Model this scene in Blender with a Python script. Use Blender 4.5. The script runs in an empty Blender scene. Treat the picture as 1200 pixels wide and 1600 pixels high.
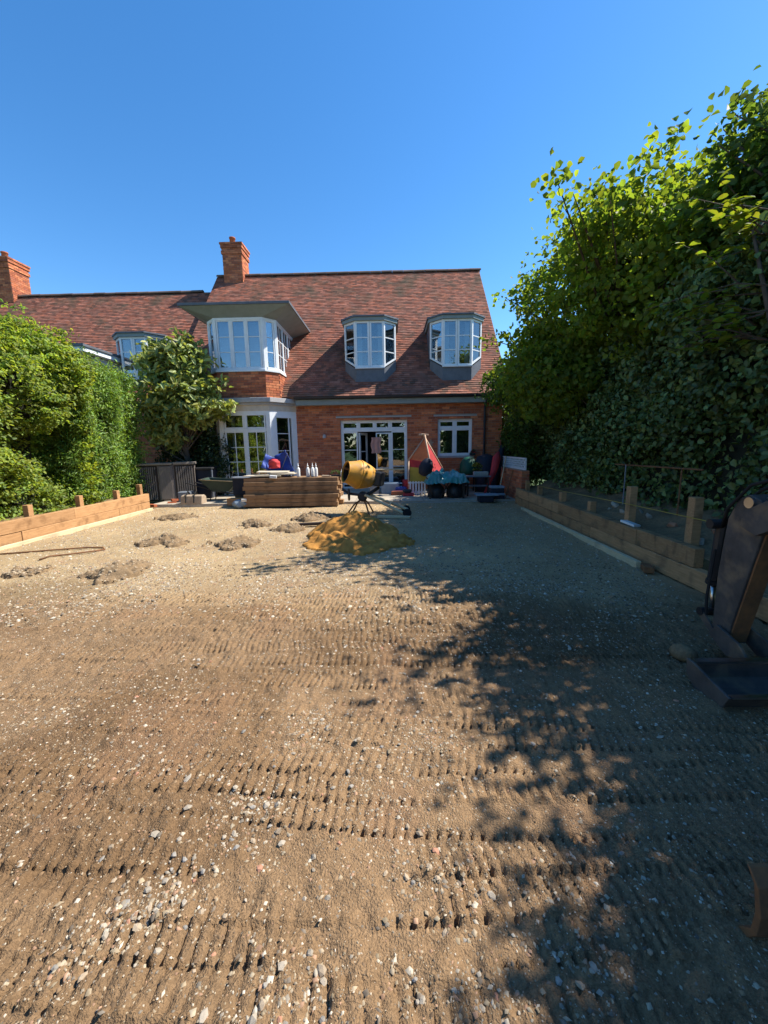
import bpy, math, random
import numpy as np
from mathutils import Vector, Matrix, Euler
SC = bpy.context.scene
COL = SC.collection
rng = np.random.default_rng(7)
random.seed(7)
R = math.radians

# ------------------------------------------------------------------ camera
cam = bpy.data.cameras.new('camera'); camo = bpy.data.objects.new('camera', cam); COL.objects.link(camo)
pitch, yaw, roll = R(9.43), R(1.1), R(1.0)
fw = Vector((-math.sin(yaw)*math.cos(pitch), math.cos(yaw)*math.cos(pitch), -math.sin(pitch)))
rt = Vector((math.cos(yaw), math.sin(yaw), 0)); up = rt.cross(fw)
r2 = rt*math.cos(roll)-up*math.sin(roll); u2 = up*math.cos(roll)+rt*math.sin(roll)
mw = Matrix((r2, u2, -fw)).transposed().to_4x4(); mw.translation = (0, 0, 1.5)
camo.matrix_world = mw
cam.sensor_width = 36; cam.lens = 620/1600*36; cam.clip_start = 0.05; cam.clip_end = 2000
SC.camera = camo

# ------------------------------------------------------------------ sky and sun
SUN_E, SUN_A = R(50.7), R(15)
sdir = Vector((math.cos(SUN_E)*math.cos(SUN_A), math.cos(SUN_E)*math.sin(SUN_A), math.sin(SUN_E)))
world = bpy.data.worlds.new('World'); SC.world = world; world.use_nodes = True
wn = world.node_tree; wn.nodes.clear()
sky = wn.nodes.new('ShaderNodeTexSky'); sky.sky_type = 'NISHITA'; sky.sun_disc = False
sky.sun_elevation = SUN_E; sky.sun_rotation = R(90)-SUN_A
sky.altitude = 50; sky.air_density = 1.0; sky.dust_density = 0.15; sky.ozone_density = 3.0
bg = wn.nodes.new('ShaderNodeBackground'); bg.inputs['Strength'].default_value = 0.11
wo = wn.nodes.new('ShaderNodeOutputWorld')
hs = wn.nodes.new('ShaderNodeHueSaturation'); hs.inputs['Saturation'].default_value = 1.28
wn.links.new(sky.outputs[0], hs.inputs['Color']); wn.links.new(hs.outputs[0], bg.inputs[0]); wn.links.new(bg.outputs[0], wo.inputs[0])
sl = bpy.data.lights.new('sun', 'SUN'); sl.energy = 4.3; sl.angle = R(0.5); sl.color = (1, .95, .86)
so = bpy.data.objects.new('sun', sl); COL.objects.link(so); so.location = (10, 3, 20)
so.rotation_euler = sdir.to_track_quat('Z', 'Y').to_euler()
SC.view_settings.view_transform = 'Standard'; SC.view_settings.look = 'None'
SC.view_settings.exposure = 1.13; SC.view_settings.gamma = 1
SC.cycles.max_bounces = 8; SC.cycles.transparent_max_bounces = 16
SC.cycles.use_denoising = True

# ------------------------------------------------------------------ materials
def mat(name, c1, c2=None, rough=.8, scale=8., stretch=(1, 1, 1), attr=False, bump=0., bscale=60., metal=0., spec=.3,
        rand=0., detail=4., coords='Object', dirt=None, dscale=2., bdist=.01):
    m = bpy.data.materials.new(name); m.use_nodes = True
    n, l = m.node_tree.nodes, m.node_tree.links
    b = n['Principled BSDF']; b.inputs['Roughness'].default_value = rough; b.inputs['Metallic'].default_value = metal
    b.inputs['Specular IOR Level'].default_value = spec
    tc = n.new('ShaderNodeTexCoord'); mp = n.new('ShaderNodeMapping'); mp.inputs['Scale'].default_value = stretch
    l.new(tc.outputs[coords], mp.inputs[0])
    nz = n.new('ShaderNodeTexNoise'); nz.inputs['Scale'].default_value = scale; nz.inputs['Detail'].default_value = detail
    nz.inputs['Roughness'].default_value = .65
    l.new(mp.outputs[0], nz.inputs['Vector'])
    if c2 is None: c2 = tuple(x*.72 for x in c1)
    rp = n.new('ShaderNodeMapRange'); rp.inputs[1].default_value = .3; rp.inputs[2].default_value = .7
    l.new(nz.outputs[0], rp.inputs[0])
    mx = n.new('ShaderNodeMix'); mx.data_type = 'RGBA'
    mx.inputs[6].default_value = (*c1, 1); mx.inputs[7].default_value = (*c2, 1)
    l.new(rp.outputs[0], mx.inputs[0]); out = mx.outputs[2]
    if attr:
        at = n.new('ShaderNodeAttribute'); at.attribute_name = 'Col'
        mm = n.new('ShaderNodeMix'); mm.data_type = 'RGBA'; mm.blend_type = 'MULTIPLY'; mm.inputs[0].default_value = 1
        l.new(at.outputs[0], mm.inputs[6]); l.new(out, mm.inputs[7]); out = mm.outputs[2]
    if dirt:
        n2 = n.new('ShaderNodeTexNoise'); n2.inputs['Scale'].default_value = dscale; n2.inputs['Detail'].default_value = 6
        l.new(tc.outputs[coords], n2.inputs['Vector'])
        r3 = n.new('ShaderNodeMapRange'); r3.inputs[1].default_value = .52; r3.inputs[2].default_value = .72; r3.inputs[4].default_value = .8
        l.new(n2.outputs[0], r3.inputs[0])
        md = n.new('ShaderNodeMix'); md.data_type = 'RGBA'; md.inputs[7].default_value = (*dirt, 1)
        l.new(r3.outputs[0], md.inputs[0]); l.new(out, md.inputs[6]); out = md.outputs[2]
    if rand:
        oi = n.new('ShaderNodeObjectInfo'); hv = n.new('ShaderNodeHueSaturation')
        r4 = n.new('ShaderNodeMapRange'); r4.inputs[3].default_value = 1-rand; r4.inputs[4].default_value = 1+rand
        l.new(oi.outputs['Random'], r4.inputs[0]); l.new(r4.outputs[0], hv.inputs['Value'])
        l.new(out, hv.inputs['Color']); out = hv.outputs[0]
    l.new(out, b.inputs['Base Color'])
    if bump:
        nb = n.new('ShaderNodeTexNoise'); nb.inputs['Scale'].default_value = bscale; nb.inputs['Detail'].default_value = 5
        l.new(mp.outputs[0], nb.inputs['Vector'])
        bp = n.new('ShaderNodeBump'); bp.inputs['Strength'].default_value = bump; bp.inputs['Distance'].default_value = bdist
        l.new(nb.outputs[0], bp.inputs['Height']); l.new(bp.outputs[0], b.inputs['Normal'])
    return m

def leafmat(name, trans=.42, rough=.42, spec=.45):
    m = bpy.data.materials.new(name); m.use_nodes = True
    n, l = m.node_tree.nodes, m.node_tree.links
    b = n['Principled BSDF']; b.inputs['Roughness'].default_value = rough; b.inputs['Specular IOR Level'].default_value = spec
    at = n.new('ShaderNodeAttribute'); at.attribute_name = 'Col'
    l.new(at.outputs[0], b.inputs['Base Color'])
    tr = n.new('ShaderNodeBsdfTranslucent'); mm = n.new('ShaderNodeMix'); mm.data_type = 'RGBA'; mm.blend_type = 'MULTIPLY'
    mm.inputs[0].default_value = 1; mm.inputs[7].default_value = (1.9, 1.75, .7, 1)
    l.new(at.outputs[0], mm.inputs[6]); l.new(mm.outputs[2], tr.inputs[0])
    ms = n.new('ShaderNodeMixShader'); ms.inputs[0].default_value = trans
    l.new(b.outputs[0], ms.inputs[1]); l.new(tr.outputs[0], ms.inputs[2])
    l.new(ms.outputs[0], n['Material Output'].inputs[0])
    return m

def glassmat(name, refl=.22, tint=(.75, .8, .82)):
    m = bpy.data.materials.new(name); m.use_nodes = True
    n, l = m.node_tree.nodes, m.node_tree.links; n.remove(n['Principled BSDF'])
    t = n.new('ShaderNodeBsdfTransparent'); t.inputs[0].default_value = (*tint, 1)
    g = n.new('ShaderNodeBsdfGlossy'); g.inputs['Roughness'].default_value = .01; g.inputs[0].default_value = (.95, .97, 1, 1)
    fr = n.new('ShaderNodeFresnel'); fr.inputs[0].default_value = 1.5
    ad = n.new('ShaderNodeMath'); ad.operation = 'ADD'; ad.inputs[1].default_value = refl; ad.use_clamp = True
    nz = n.new('ShaderNodeTexNoise'); nz.inputs['Scale'].default_value = 1.6
    tc = n.new('ShaderNodeTexCoord'); l.new(tc.outputs['Object'], nz.inputs['Vector'])
    bp = n.new('ShaderNodeBump'); bp.inputs['Strength'].default_value = .06; bp.inputs['Distance'].default_value = .05
    l.new(nz.outputs[0], bp.inputs['Height']); l.new(bp.outputs[0], g.inputs['Normal'])
    l.new(fr.outputs[0], ad.inputs[0])
    ms = n.new('ShaderNodeMixShader'); l.new(ad.outputs[0], ms.inputs[0]); l.new(t.outputs[0], ms.inputs[1]); l.new(g.outputs[0], ms.inputs[2])
    l.new(ms.outputs[0], n['Material Output'].inputs[0])
    return m

M = dict(
    soil=mat('soil', (1.2, 1.17, 1.12), (.62, .6, .58), .95, 85, attr=True, bump=1.0, bscale=140, bdist=.014, spec=.1, coords='Object', detail=8),
    sand=mat('sand', (.54, .255, .06), (.34, .155, .04), .95, 9, bump=.7, bscale=90, spec=.1, detail=7),
    mound=mat('mound_soil', (.28, .19, .105), (.16, .108, .062), .95, 30, bump=.9, bscale=120, spec=.1, detail=8),
    stone=mat('stone', (1, 1, 1), (.7, .68, .64), .8, 60, attr=True, spec=.25),
    brick=mat('brick', (1.55, 1.38, 1.25), (1.0, .92, .88), .88, 14, attr=True, bump=.3, bscale=120, spec=.15),
    mortar=mat('mortar', (.33, .25, .19), (.24, .18, .14), .95, 20),
    tile=mat('clay_tile', (1.42, 1.22, 1.08), (.95, .80, .71), .85, 3.5, attr=True, spec=.2, dirt=(.075, .07, .045), dscale=1.1),
    ridge=mat('ridge_clay', (.19, .105, .075), (.11, .08, .06), .85, 5, rand=.25),
    white=mat('white_paint', (.74, .76, .77), (.66, .68, .69), .45, 6, spec=.4),
    cream=mat('cream_paint', (.62, .53, .42), (.5, .43, .34), .6, 6),
    lead=mat('lead', (.125, .135, .155), (.085, .09, .105), .55, 5, spec=.4),
    soffit=mat('soffit_paint', (.235, .27, .265), (.19, .22, .215), .6, 4),
    gutter=mat('gutter_black', (.03, .033, .04), None, .45, 5),
    band=mat('stone_band', (.42, .41, .4), (.33, .32, .32), .8, 8, bump=.2),
    glass=glassmat('glass', .13), glassb=glassmat('glass_bright', .16),
    room=mat('room_dark', (.045, .043, .04), (.025, .024, .023), .9, 2),  # dark colour stands in for the dimness of the rooms
    blind=mat('blind_fabric', (.55, .56, .55), (.46, .47, .46), .9, 3, stretch=(1, 1, 12)),
    wood=mat('new_timber', (.50, .285, .135), (.33, .175, .075), .7, 5, (1, 9, 14), bump=.4, bscale=20, rand=.12, dirt=(.22, .115, .05), dscale=6.5, spec=.25, detail=8),
    woodx=mat('stack_timber', (.36, .22, .12), (.23, .135, .07), .75, 5, (.8, 12, 14), bump=.4, dirt=(.10, .06, .035), dscale=4, bscale=20, rand=.16, spec=.2, detail=8),
    woodr=mat('shaded_timber', (.48, .275, .135), (.30, .17, .08), .75, 5, (1, 9, 14), bump=.4, bscale=20, rand=.16, dirt=(.13, .085, .05), dscale=5, spec=.2, detail=8),
    pale=mat('pale_timber', (.64, .54, .34), (.50, .40, .24), .7, 6, (12, 1, 12), spec=.2, dirt=(.33, .25, .16), dscale=2.5),
    concrete=mat('concrete', (.42, .40, .36), (.30, .28, .25), .9, 12, bump=.3),
    slab=mat('paving', (.43, .37, .29), (.32, .27, .21), .85, 9, bump=.2, rand=.12),
    yellow=mat('mixer_yellow', (.66, .33, .035), (.50, .23, .03), .5, 7, spec=.4, dirt=(.30, .25, .19), dscale=3.2),
    black=mat('black_steel', (.028, .028, .03), (.016, .016, .017), .5, 9, spec=.4),
    rubber=mat('rubber', (.02, .02, .02), None, .85, 9),
    grey=mat('grey_plastic', (.2, .22, .25), None, .5, 6),
    steel=mat('steel', (.55, .56, .58), (.4, .4, .42), .28, 8, metal=1),
    rust=mat('rust', (.26, .115, .045), (.12, .062, .034), .85, 9, bump=.3),
    digger=mat('digger_paint', (.10, .085, .075), (.05, .043, .04), .6, 7, bump=.15, dirt=(.24, .165, .10), dscale=6),
    shed=mat('shed_plastic', (.19, .16, .14), (.13, .11, .095), .6, 7, (6, 6, 1)),
    shedlid=mat('shed_lid', (.27, .23, .19), None, .7, 7),
    navy=mat('navy', (.02, .024, .04), None, .7, 5),
    blue=mat('blue_fabric', (.03, .07, .32), (.02, .045, .2), .6, 6, spec=.4),
    red=mat('red_fabric', (.5, .045, .05), (.36, .03, .035), .75, 6),
    orange=mat('orange_fabric', (.55, .17, .06), (.42, .1, .04), .8, 6),
    yellowf=mat('yellow_fabric', (.5, .36, .06), None, .8, 6),
    teal=mat('teal_tarp', (.045, .27, .25), (.02, .13, .15), .32, 5, spec=.6, dirt=(.35, .5, .48), dscale=5),
    green=mat('green_plastic', (.008, .085, .055), None, .55, 5),
    barrow=mat('barrow_green', (.035, .06, .045), None, .5, 5),
    tan=mat('tan_canvas', (.40, .31, .22), (.28, .21, .15), .85, 9),
    board=mat('plaster_board', (.52, .45, .34), (.42, .36, .27), .85, 5),
    bluew=mat('pale_blue_plastic', (.24, .31, .38), None, .5, 5),
    terracotta=mat('terracotta', (.45, .13, .055), (.3, .09, .04), .85, 5, rand=.15),
    darkbrown=mat('dark_brown', (.045, .032, .025), None, .7, 6),
    oak=mat('pole_timber', (.62, .42, .29), (.45, .28, .18), .7, 6, (9, 9, 1)),
    bark=mat('bark', (.13, .10, .075), (.06, .048, .038), .95, 9, (1, 1, .3), bump=.6, bscale=30),
    core=mat('hedge_core_dark', (.022, .024, .014), (.012, .013, .008), 1, 4),  # near-black so that gaps between the leaves read as shade
    grass=mat('grass', (.06, .10, .025), (.04, .07, .018), .95, 3, bump=.5),
    bottle=mat('white_bottle', (.78, .78, .76), None, .4, 5),
    pink=mat('pink_towel', (.5, .28, .24), None, .9, 6),
    leaf=leafmat('leaf', .45, .55, .35), leafd=leafmat('leaf_dense', .3, .5, .4), leafg=leafmat('leaf_glossy', .22, .5, .4), leafm=leafmat('leaf_maple', .58, .6, .3),
)

# ------------------------------------------------------------------ mesh helpers
class MB:
    def __init__(s): s.v = []; s.f = []; s.c = []
    def face(s, pts, col=None):
        b = len(s.v); s.v.extend([tuple(p) for p in pts]); s.f.append(tuple(range(b, b+len(pts)))); s.c.append(col)
    def mesh8(s, p, col=None, skip=()):
        b = len(s.v); s.v.extend([tuple(q) for q in p])
        for i, q in enumerate(((0, 3, 2, 1), (4, 5, 6, 7), (0, 1, 5, 4), (1, 2, 6, 5), (2, 3, 7, 6), (3, 0, 4, 7))):
            if i in skip: continue
            s.f.append(tuple(b+k for k in q)); s.c.append(col)
    def box(s, x0, x1, y0, y1, z0, z1, col=None):
        s.mesh8([(x0, y0, z0), (x1, y0, z0), (x1, y1, z0), (x0, y1, z0), (x0, y0, z1), (x1, y0, z1), (x1, y1, z1), (x0, y1, z1)], col)
        return s
    def obox(s, o, U, N, u0, u1, v0, v1, n0, n1, col=None):
        # box in a wall frame: U along, z up, N outward (n0 < n1)
        o, U, N = Vector(o), Vector(U), Vector(N); Z = Vector((0, 0, 1))
        P = lambda u, v, n: o+U*u+Z*v+N*n
        s.mesh8([P(u0, v0, n1), P(u1, v0, n1), P(u1, v0, n0), P(u0, v0, n0), P(u0, v1, n1), P(u1, v1, n1), P(u1, v1, n0), P(u0, v1, n0)], col)
        return s
    def rbox(s, c, size, rot=(0, 0, 0), col=None):
        m = Euler(rot).to_matrix(); h = [x/2 for x in size]; c = Vector(c)
        s.mesh8([c+m @ Vector((a*h[0], b*h[1], d*h[2])) for d in (-1, 1) for a, b in ((-1, -1), (1, -1), (1, 1), (-1, 1))], col)
        return s
    def tube(s, pts, r, n=8, cap=True):
        pts = [Vector(p) for p in pts]; rs = r if isinstance(r, (list, tuple)) else [r]*len(pts)
        b = len(s.v); prev = None
        for i, p in enumerate(pts):
            d = (pts[min(i+1, len(pts)-1)]-pts[max(i-1, 0)]).normalized()
            a = prev if prev is not None else (Vector((0, 0, 1)) if abs(d.z) < .9 else Vector((1, 0, 0)))
            a = (a-d*a.dot(d)).normalized(); e = d.cross(a); prev = a
            for k in range(n):
                t = 2*math.pi*k/n; s.v.append(tuple(p+(a*math.cos(t)+e*math.sin(t))*rs[i]))
        for i in range(len(pts)-1):
            for k in range(n):
                k2 = (k+1) % n
                s.f.append((b+i*n+k, b+i*n+k2, b+(i+1)*n+k2, b+(i+1)*n+k)); s.c.append(None)
        if cap:
            s.f.append(tuple(b+k for k in range(n))[::-1]); s.c.append(None)
            e = b+(len(pts)-1)*n; s.f.append(tuple(e+k for k in range(n))); s.c.append(None)
        return s
    def lathe(s, prof, c, axis=(0, 0, 1), n=24, cap=True):
        # prof: list of (radius, height along the axis)
        ax = Vector(axis).normalized(); c = Vector(c)
        a = ax.orthogonal().normalized(); e = ax.cross(a); b = len(s.v)
        for r, h in prof:
            for k in range(n):
                t = 2*math.pi*k/n; s.v.append(tuple(c+ax*h+(a*math.cos(t)+e*math.sin(t))*r))
        for i in range(len(prof)-1):
            for k in range(n):
                k2 = (k+1) % n; s.f.append((b+i*n+k, b+i*n+k2, b+(i+1)*n+k2, b+(i+1)*n+k)); s.c.append(None)
        if cap:
            s.f.append(tuple(b+k for k in range(n))[::-1]); s.c.append(None)
            q = b+(len(prof)-1)*n; s.f.append(tuple(q+k for k in range(n))); s.c.append(None)
        return s
    def prism(s, poly, ax, a0, a1):
        # poly: 2-D outline, extruded along axis index ax between a0 and a1
        def P(p, a):
            q = list(p); q.insert(ax, a); return tuple(q)
        n = len(poly); b = len(s.v)
        s.v += [P(p, a0) for p in poly]+[P(p, a1) for p in poly]
        s.f.append(tuple(range(b, b+n))); s.c.append(None); s.f.append(tuple(range(b+2*n-1, b+n-1, -1))); s.c.append(None)
        for i in range(n):
            j = (i+1) % n; s.f.append((b+i, b+n+i, b+n+j, b+j)); s.c.append(None)
        return s
    def grid(s, fn, nu, nv):
        b = len(s.v)
        for j in range(nv+1):
            for i in range(nu+1): s.v.append(tuple(fn(i/nu, j/nv)))
        for j in range(nv):
            for i in range(nu):
                a = b+j*(nu+1)+i; s.f.append((a, a+1, a+nu+2, a+nu+1)); s.c.append(None)
        return s

ORG = {}
def mesh_of(name, mb, org=(0, 0, 0), smooth=False, fix=True):
    me = bpy.data.meshes.new(name); o = Vector(org)
    me.from_pydata([(x-o.x, y-o.y, z-o.z) for x, y, z in mb.v], [], mb.f)
    if any(c is not None for c in mb.c):
        ca = me.color_attributes.new('Col', 'FLOAT_COLOR', 'CORNER')
        arr = []
        for f, c in zip(mb.f, mb.c): arr.extend(((*(c or (1, 1, 1)), 1.0))*len(f))
        ca.data.foreach_set('color', arr)
    if smooth: me.shade_smooth()
    if fix:
        import bmesh
        bm = bmesh.new(); bm.from_mesh(me); bmesh.ops.recalc_face_normals(bm, faces=bm.faces); bm.to_mesh(me); bm.free()
    return me
def props(o, label=None, cat=None, group=None, kind=None):
    for k, v in (('label', label), ('category', cat), ('group', group), ('kind', kind)):
        if v: o[k] = v
    return o
def link(name, me, m, parent=None, loc=None):
    o = bpy.data.objects.new(name, me); COL.objects.link(o)
    if m is not None and not me.materials: me.materials.append(M[m] if isinstance(m, str) else m)
    if parent is not None: o.parent = parent
    if loc is not None: o.location = loc
    return o
def thing(name, loc, label, cat, group=None, kind=None):
    o = bpy.data.objects.new(name, None); COL.objects.link(o); o.location = loc; o.empty_display_size = .2
    ORG[o.name] = Vector(loc); return props(o, label, cat, group, kind)
def part(name, mb, m, parent, bevel=0, smooth=False, label=None, kind=None, fix=True):
    """a part of a thing; the shape is given in world coordinates"""
    org = ORG[parent.name]
    o = link(name, mesh_of(name, mb, org, smooth, fix), m, parent); ORG[o.name] = org
    if bevel: bev(o, bevel)
    return props(o, label, kind=kind)
def solo(name, mb, m, loc, label, cat, group=None, kind=None, bevel=0, smooth=False, fix=True):
    o = link(name, mesh_of(name, mb, loc, smooth, fix), m, None, loc); ORG[o.name] = Vector(loc)
    if bevel: bev(o, bevel)
    return props(o, label, cat, group, kind)
def bev(o, w):
    b = o.modifiers.new('bevel', 'BEVEL'); b.width = w; b.segments = 2; b.limit_method = 'ANGLE'
def piece(name, me, m, parent, loc, rot=(0, 0, 0), scale=(1, 1, 1)):
    o = link(name, me, m, parent); org = ORG[parent.name] if parent is not None else Vector((0, 0, 0))
    o.location = Vector(loc)-org; o.rotation_euler = rot; o.scale = scale; return o
def copy_thing(t, loc, label):
    """a copy of a thing with copies of its parts and their sub-parts"""
    c = t.copy(); COL.objects.link(c); c.location = loc; ORG[c.name] = Vector(loc); c['label'] = label
    for ch in t.children:
        d = ch.copy(); COL.objects.link(d); d.parent = c
        for g in ch.children:
            e = g.copy(); COL.objects.link(e); e.parent = d
    return c
def np_mesh(name, V, F, colv=None, smooth=False):
    me = bpy.data.meshes.new(name); V = np.asarray(V, np.float32); F = np.asarray(F, np.int32)
    me.vertices.add(len(V)); me.vertices.foreach_set('co', V.ravel())
    k = F.shape[1]; me.loops.add(F.size); me.loops.foreach_set('vertex_index', F.ravel())
    me.polygons.add(len(F)); me.polygons.foreach_set('loop_start', np.arange(0, F.size, k, dtype=np.int32))
    if colv is not None:
        ca = me.color_attributes.new('Col', 'FLOAT_COLOR', 'POINT')
        c4 = np.ones((len(V), 4), np.float32); c4[:, :3] = colv; ca.data.foreach_set('color', c4.ravel())
    me.update(calc_edges=True)
    if smooth: me.shade_smooth()
    return me
def h2(i, j, s):
    a = (i.astype(np.int64)*374761393+j.astype(np.int64)*668265263+s*982451653) & 0x7fffffff
    a = ((a ^ (a >> 13))*1274126177) & 0x7fffffff
    return ((a ^ (a >> 16)) & 0xffff)/65535.
def vn(x, y, sc, seed):
    x = np.asarray(x)/sc; y = np.asarray(y)/sc; i = np.floor(x); j = np.floor(y); u = x-i; v = y-j
    u = u*u*(3-2*u); v = v*v*(3-2*v)
    return (h2(i, j, seed)*(1-u)+h2(i+1, j, seed)*u)*(1-v)+(h2(i, j+1, seed)*(1-u)+h2(i+1, j+1, seed)*u)*v
def sstep(a, b, x): t = np.clip((x-a)/(b-a), 0, 1); return t*t*(3-2*t)

# ------------------------------------------------------------------ ground
BANDS = []
_r = random.Random(3)
y0 = .58; k = 0
while y0 < 4.0:
    w_ = _r.uniform(.105, .14)*(1+.06*y0)
    BANDS.append((y0, _r.uniform(-.075, .01), w_, _r.uniform(.013, .019), _r.uniform(.039, .048), _r.uniform(0, 6), k, _r.uniform(-.3, .2)))
    y0 += w_*_r.uniform(.95, 1.2); k += 1
def ground_h(x, y):
    h = .05*(vn(x, y, 1.9, 1)-.5)+.026*(vn(x, y, .55, 2)-.5)
    near = 1-sstep(3.4, 4.6, y)
    rough = .55+.9*vn(x, y, .7, 9)
    h = h+rough*(.018*(vn(x, y, .13, 3)-.5)+.020*(vn(x, y, .055, 4)-.5)+.013*(vn(x, y, .024, 5)-.5)+.003*(vn(x, y, .0125, 6)-.5))*(.45+.55*near)
    wx = .05*(vn(x, y, .6, 21)-.5); wy = .05*(vn(x, y, .8, 22)-.5)
    for (y0, s, w, dep, per, ph, k, lean) in BANDS:
        d = (y+wy-y0-s*x)/(w/2); t = (x+wx+lean*(y-y0))/per*2*math.pi+ph
        m = sstep(1.02, .86, np.abs(d))*sstep(.27, .52, vn(x+k*7.3, y*1.6+k*3.1, .55, 30+k))
        bar = sstep(.55, .97, np.sin(t))*(.35+.9*vn(x+k, y, .05, 140+k))+.10*sstep(-.4, .8, np.sin(t))
        edge = sstep(-.55, -.8, d)*sstep(-1.12, -.95, d)*sstep(.42, .6, vn(x+k*3.7, y+k, .5, 60+k))
        h = h-m*dep*(bar*(.7+.6*vn(x, y, .07, 40+k))-.22)-edge*.034*sstep(.2, .9, np.sin(t))*(.4+.9*vn(x, y*.3, per*1.0, 160+k))
        # a shallow step on the outer edge of each track
        h = h+m*.017*sstep(-.5, -.95, d)*(.4+vn(x, y, .12, 180+k))-m*.008*sstep(.4, 1., d)
    return h
ys = [-14, -10, -7, -5, -3.5, -2.5, -1.8, -1.2, -.8, -.4, -.1, .15, .35]
y = .5
while y < 13.3: ys.append(y); y += max(.0082, .0068*y)
ys = np.array(ys)
xs = np.concatenate([np.linspace(-6.4, -3.0, 170, endpoint=False), np.arange(-3.0, 2.4, .0088), np.linspace(2.4, 3.6, 40)])
XX, YY = np.meshgrid(xs, ys); HH = ground_h(XX, YY)
HH = HH*sstep(-.2, .5, YY)+0*YY
gx = XX.ravel(); gy = YY.ravel()
t = sstep(3.0, 4.9, gy+.9*(vn(gx, gy, 1.1, 11)-.5)+.5*(vn(gx, gy, .25, 13)-.5))[:, None]
soilc = np.array([.262, .170, .095]); gravc = np.array([.43, .315, .180])
c = soilc*(1-t)+gravc*t
v1 = vn(gx, gy, .9, 12)[:, None]; v2 = vn(gx, gy, .16, 14)[:, None]; v3 = vn(gx, gy, .04, 15)[:, None]
c = c*(.72+.3*v1+.16*v2+.12*v3)
damp = sstep(.56, .76, vn(gx*.7, gy*1.3, .9, 17))[:, None]*(1-sstep(4.6, 5.6, gy))[:, None]
c = c*(1-.26*damp*np.array([.9, 1, 1.1]))
redd = sstep(.72, .85, vn(gx, gy, .35, 16))[:, None]; c = c*(1-redd*.22)+redd*.22*np.array([.3, .17, .10])
nx, ny = len(xs), len(ys)
idx = np.arange(nx*ny).reshape(ny, nx)
F = np.stack([idx[:-1, :-1], idx[:-1, 1:], idx[1:, 1:], idx[1:, :-1]], -1).reshape(-1, 4)
ground = link('ground', np_mesh('ground', np.stack([gx, gy, HH.ravel()], -1), F, c, True), 'soil')
props(ground, kind='structure'); ORG[ground.name] = Vector((0, 0, 0))
mb = MB(); mb.face([(-600, -600, -.12), (600, -600, -.12), (600, 900, -.12), (-600, 900, -.12)])
props(link('lawn', mesh_of('lawn', mb), 'grass'), kind='structure')
def gh(x, y): return float(ground_h(np.array([float(x)]), np.array([float(y)]))[0])

# small gravel, one mesh; bigger stones one by one
OCT = np.array([(1, 0, -.4), (0, 1, -.4), (-1, 0, -.4), (0, -1, -.4), (.25, .1, .75), (-.3, -.1, .65)], float)
OF = np.array([(0, 1, 4), (1, 5, 4), (1, 2, 5), (2, 3, 5), (3, 4, 5), (3, 0, 4)])
PAL = np.array([(.50, .43, .33), (.44, .35, .24), (.36, .28, .18), (.26, .22, .17), (.55, .48, .38), (.4, .24, .15), (.36, .28, .18), (.40, .33, .23), (.20, .16, .12)])
def gravel(name, P, size, PAL=PAL):
    n = len(P); V = np.repeat(OCT[None], n, 0)*(1+.5*(rng.random((n, 6, 1))-.5))
    V = V*(size[:, None, None]*(.6+.8*rng.random((n, 1, 3)))*np.array([1, 1, .65]))
    a = rng.random(n)*6.28; ca, sa = np.cos(a)[:, None], np.sin(a)[:, None]
    V = np.stack([V[..., 0]*ca-V[..., 1]*sa, V[..., 0]*sa+V[..., 1]*ca, V[..., 2]], -1)+P[:, None, :]
    Fc = (OF[None]+np.arange(n)[:, None, None]*6).reshape(-1, 3)
    col = np.repeat(PAL[rng.integers(0, len(PAL), n)]*(.7+.5*rng.random((n, 1))), 6, 0)
    return np_mesh(name, V.reshape(-1, 3), Fc, col)
P = []; S = []
def scatter(n, x0, x1, y0, y1, s0, s1, mask=None):
    x = rng.uniform(x0, x1, n); yy = y0+(y1-y0)*rng.random(n)
    if mask is not None:
        k = rng.random(n) < mask(x, yy); x, yy = x[k], yy[k]
    s = s0+(s1-s0)*rng.random(len(x))**2.5
    P.append(np.stack([x, yy, ground_h(x, yy)+s*.2], -1)); S.append(s)
scatter(15000, -4, 2.6, .55, 4.4, .0025, .010, lambda x, q: .25+.75*sstep(.48, .66, vn(x, q, .5, 71)))
scatter(9000, -3, 2.0, .55, 2.4, .002, .011, lambda x, q: .1+.9*sstep(.55, .7, vn(x, q, .28, 72)))
scatter(22000, -6.2, 3.0, 3.6, 10.2, .004, .016, lambda x, q: .45+.55*sstep(.4, .6, vn(x, q, .6, 73)))
scatter(9000, -5.5, 2.6, 3.2, 5.2, .005, .019, lambda x, q: sstep(.45, .62, vn(x, q, .7, 74)))
scatter(19000, -6.2, 3.0, 3.9, 10.3, .005, .020)
scatter(30000, -2.8, 2.2, .55, 3.2, .0014, .0052)
scatter(16000, -5.5, 2.8, 2.7, 5.0, .003, .012, lambda x, q: .08+.92*sstep(.5, .68, vn(x*.8, q*1.4, .8, 77)))
for cx, cy, sp in ((-.86, 1.02, .10), (-.78, 1.10, .08), (-.95, .9, .10), (-.6, 1.37, .11), (-.62, 1.47, .09), (-.5, 1.85, .14), (-.42, 2.0, .1), (.02, 1.75, .16), (.14, 1.9, .12), (-.1, 1.5, .14), (.18, 1.2, .12), (.25, .85, .10), (.55, .95, .12), (-.32, .84, .10), (-1.5, 2.3, .3), (-.6, 2.6, .25), (.1, 2.5, .25), (.9, 1.3, .2)):
    n_ = 240; x_ = rng.normal(cx, sp, n_); q_ = rng.normal(cy, sp*.7, n_); k_ = q_ > .6; x_, q_ = x_[k_], q_[k_]; s_ = .0022+.0075*rng.random(len(x_))**2.2
    P.append(np.stack([x_, q_, ground_h(x_, q_)+s_*.2], -1)); S.append(s_)
me = gravel('gravel', np.concatenate(P), np.concatenate(S))
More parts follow.
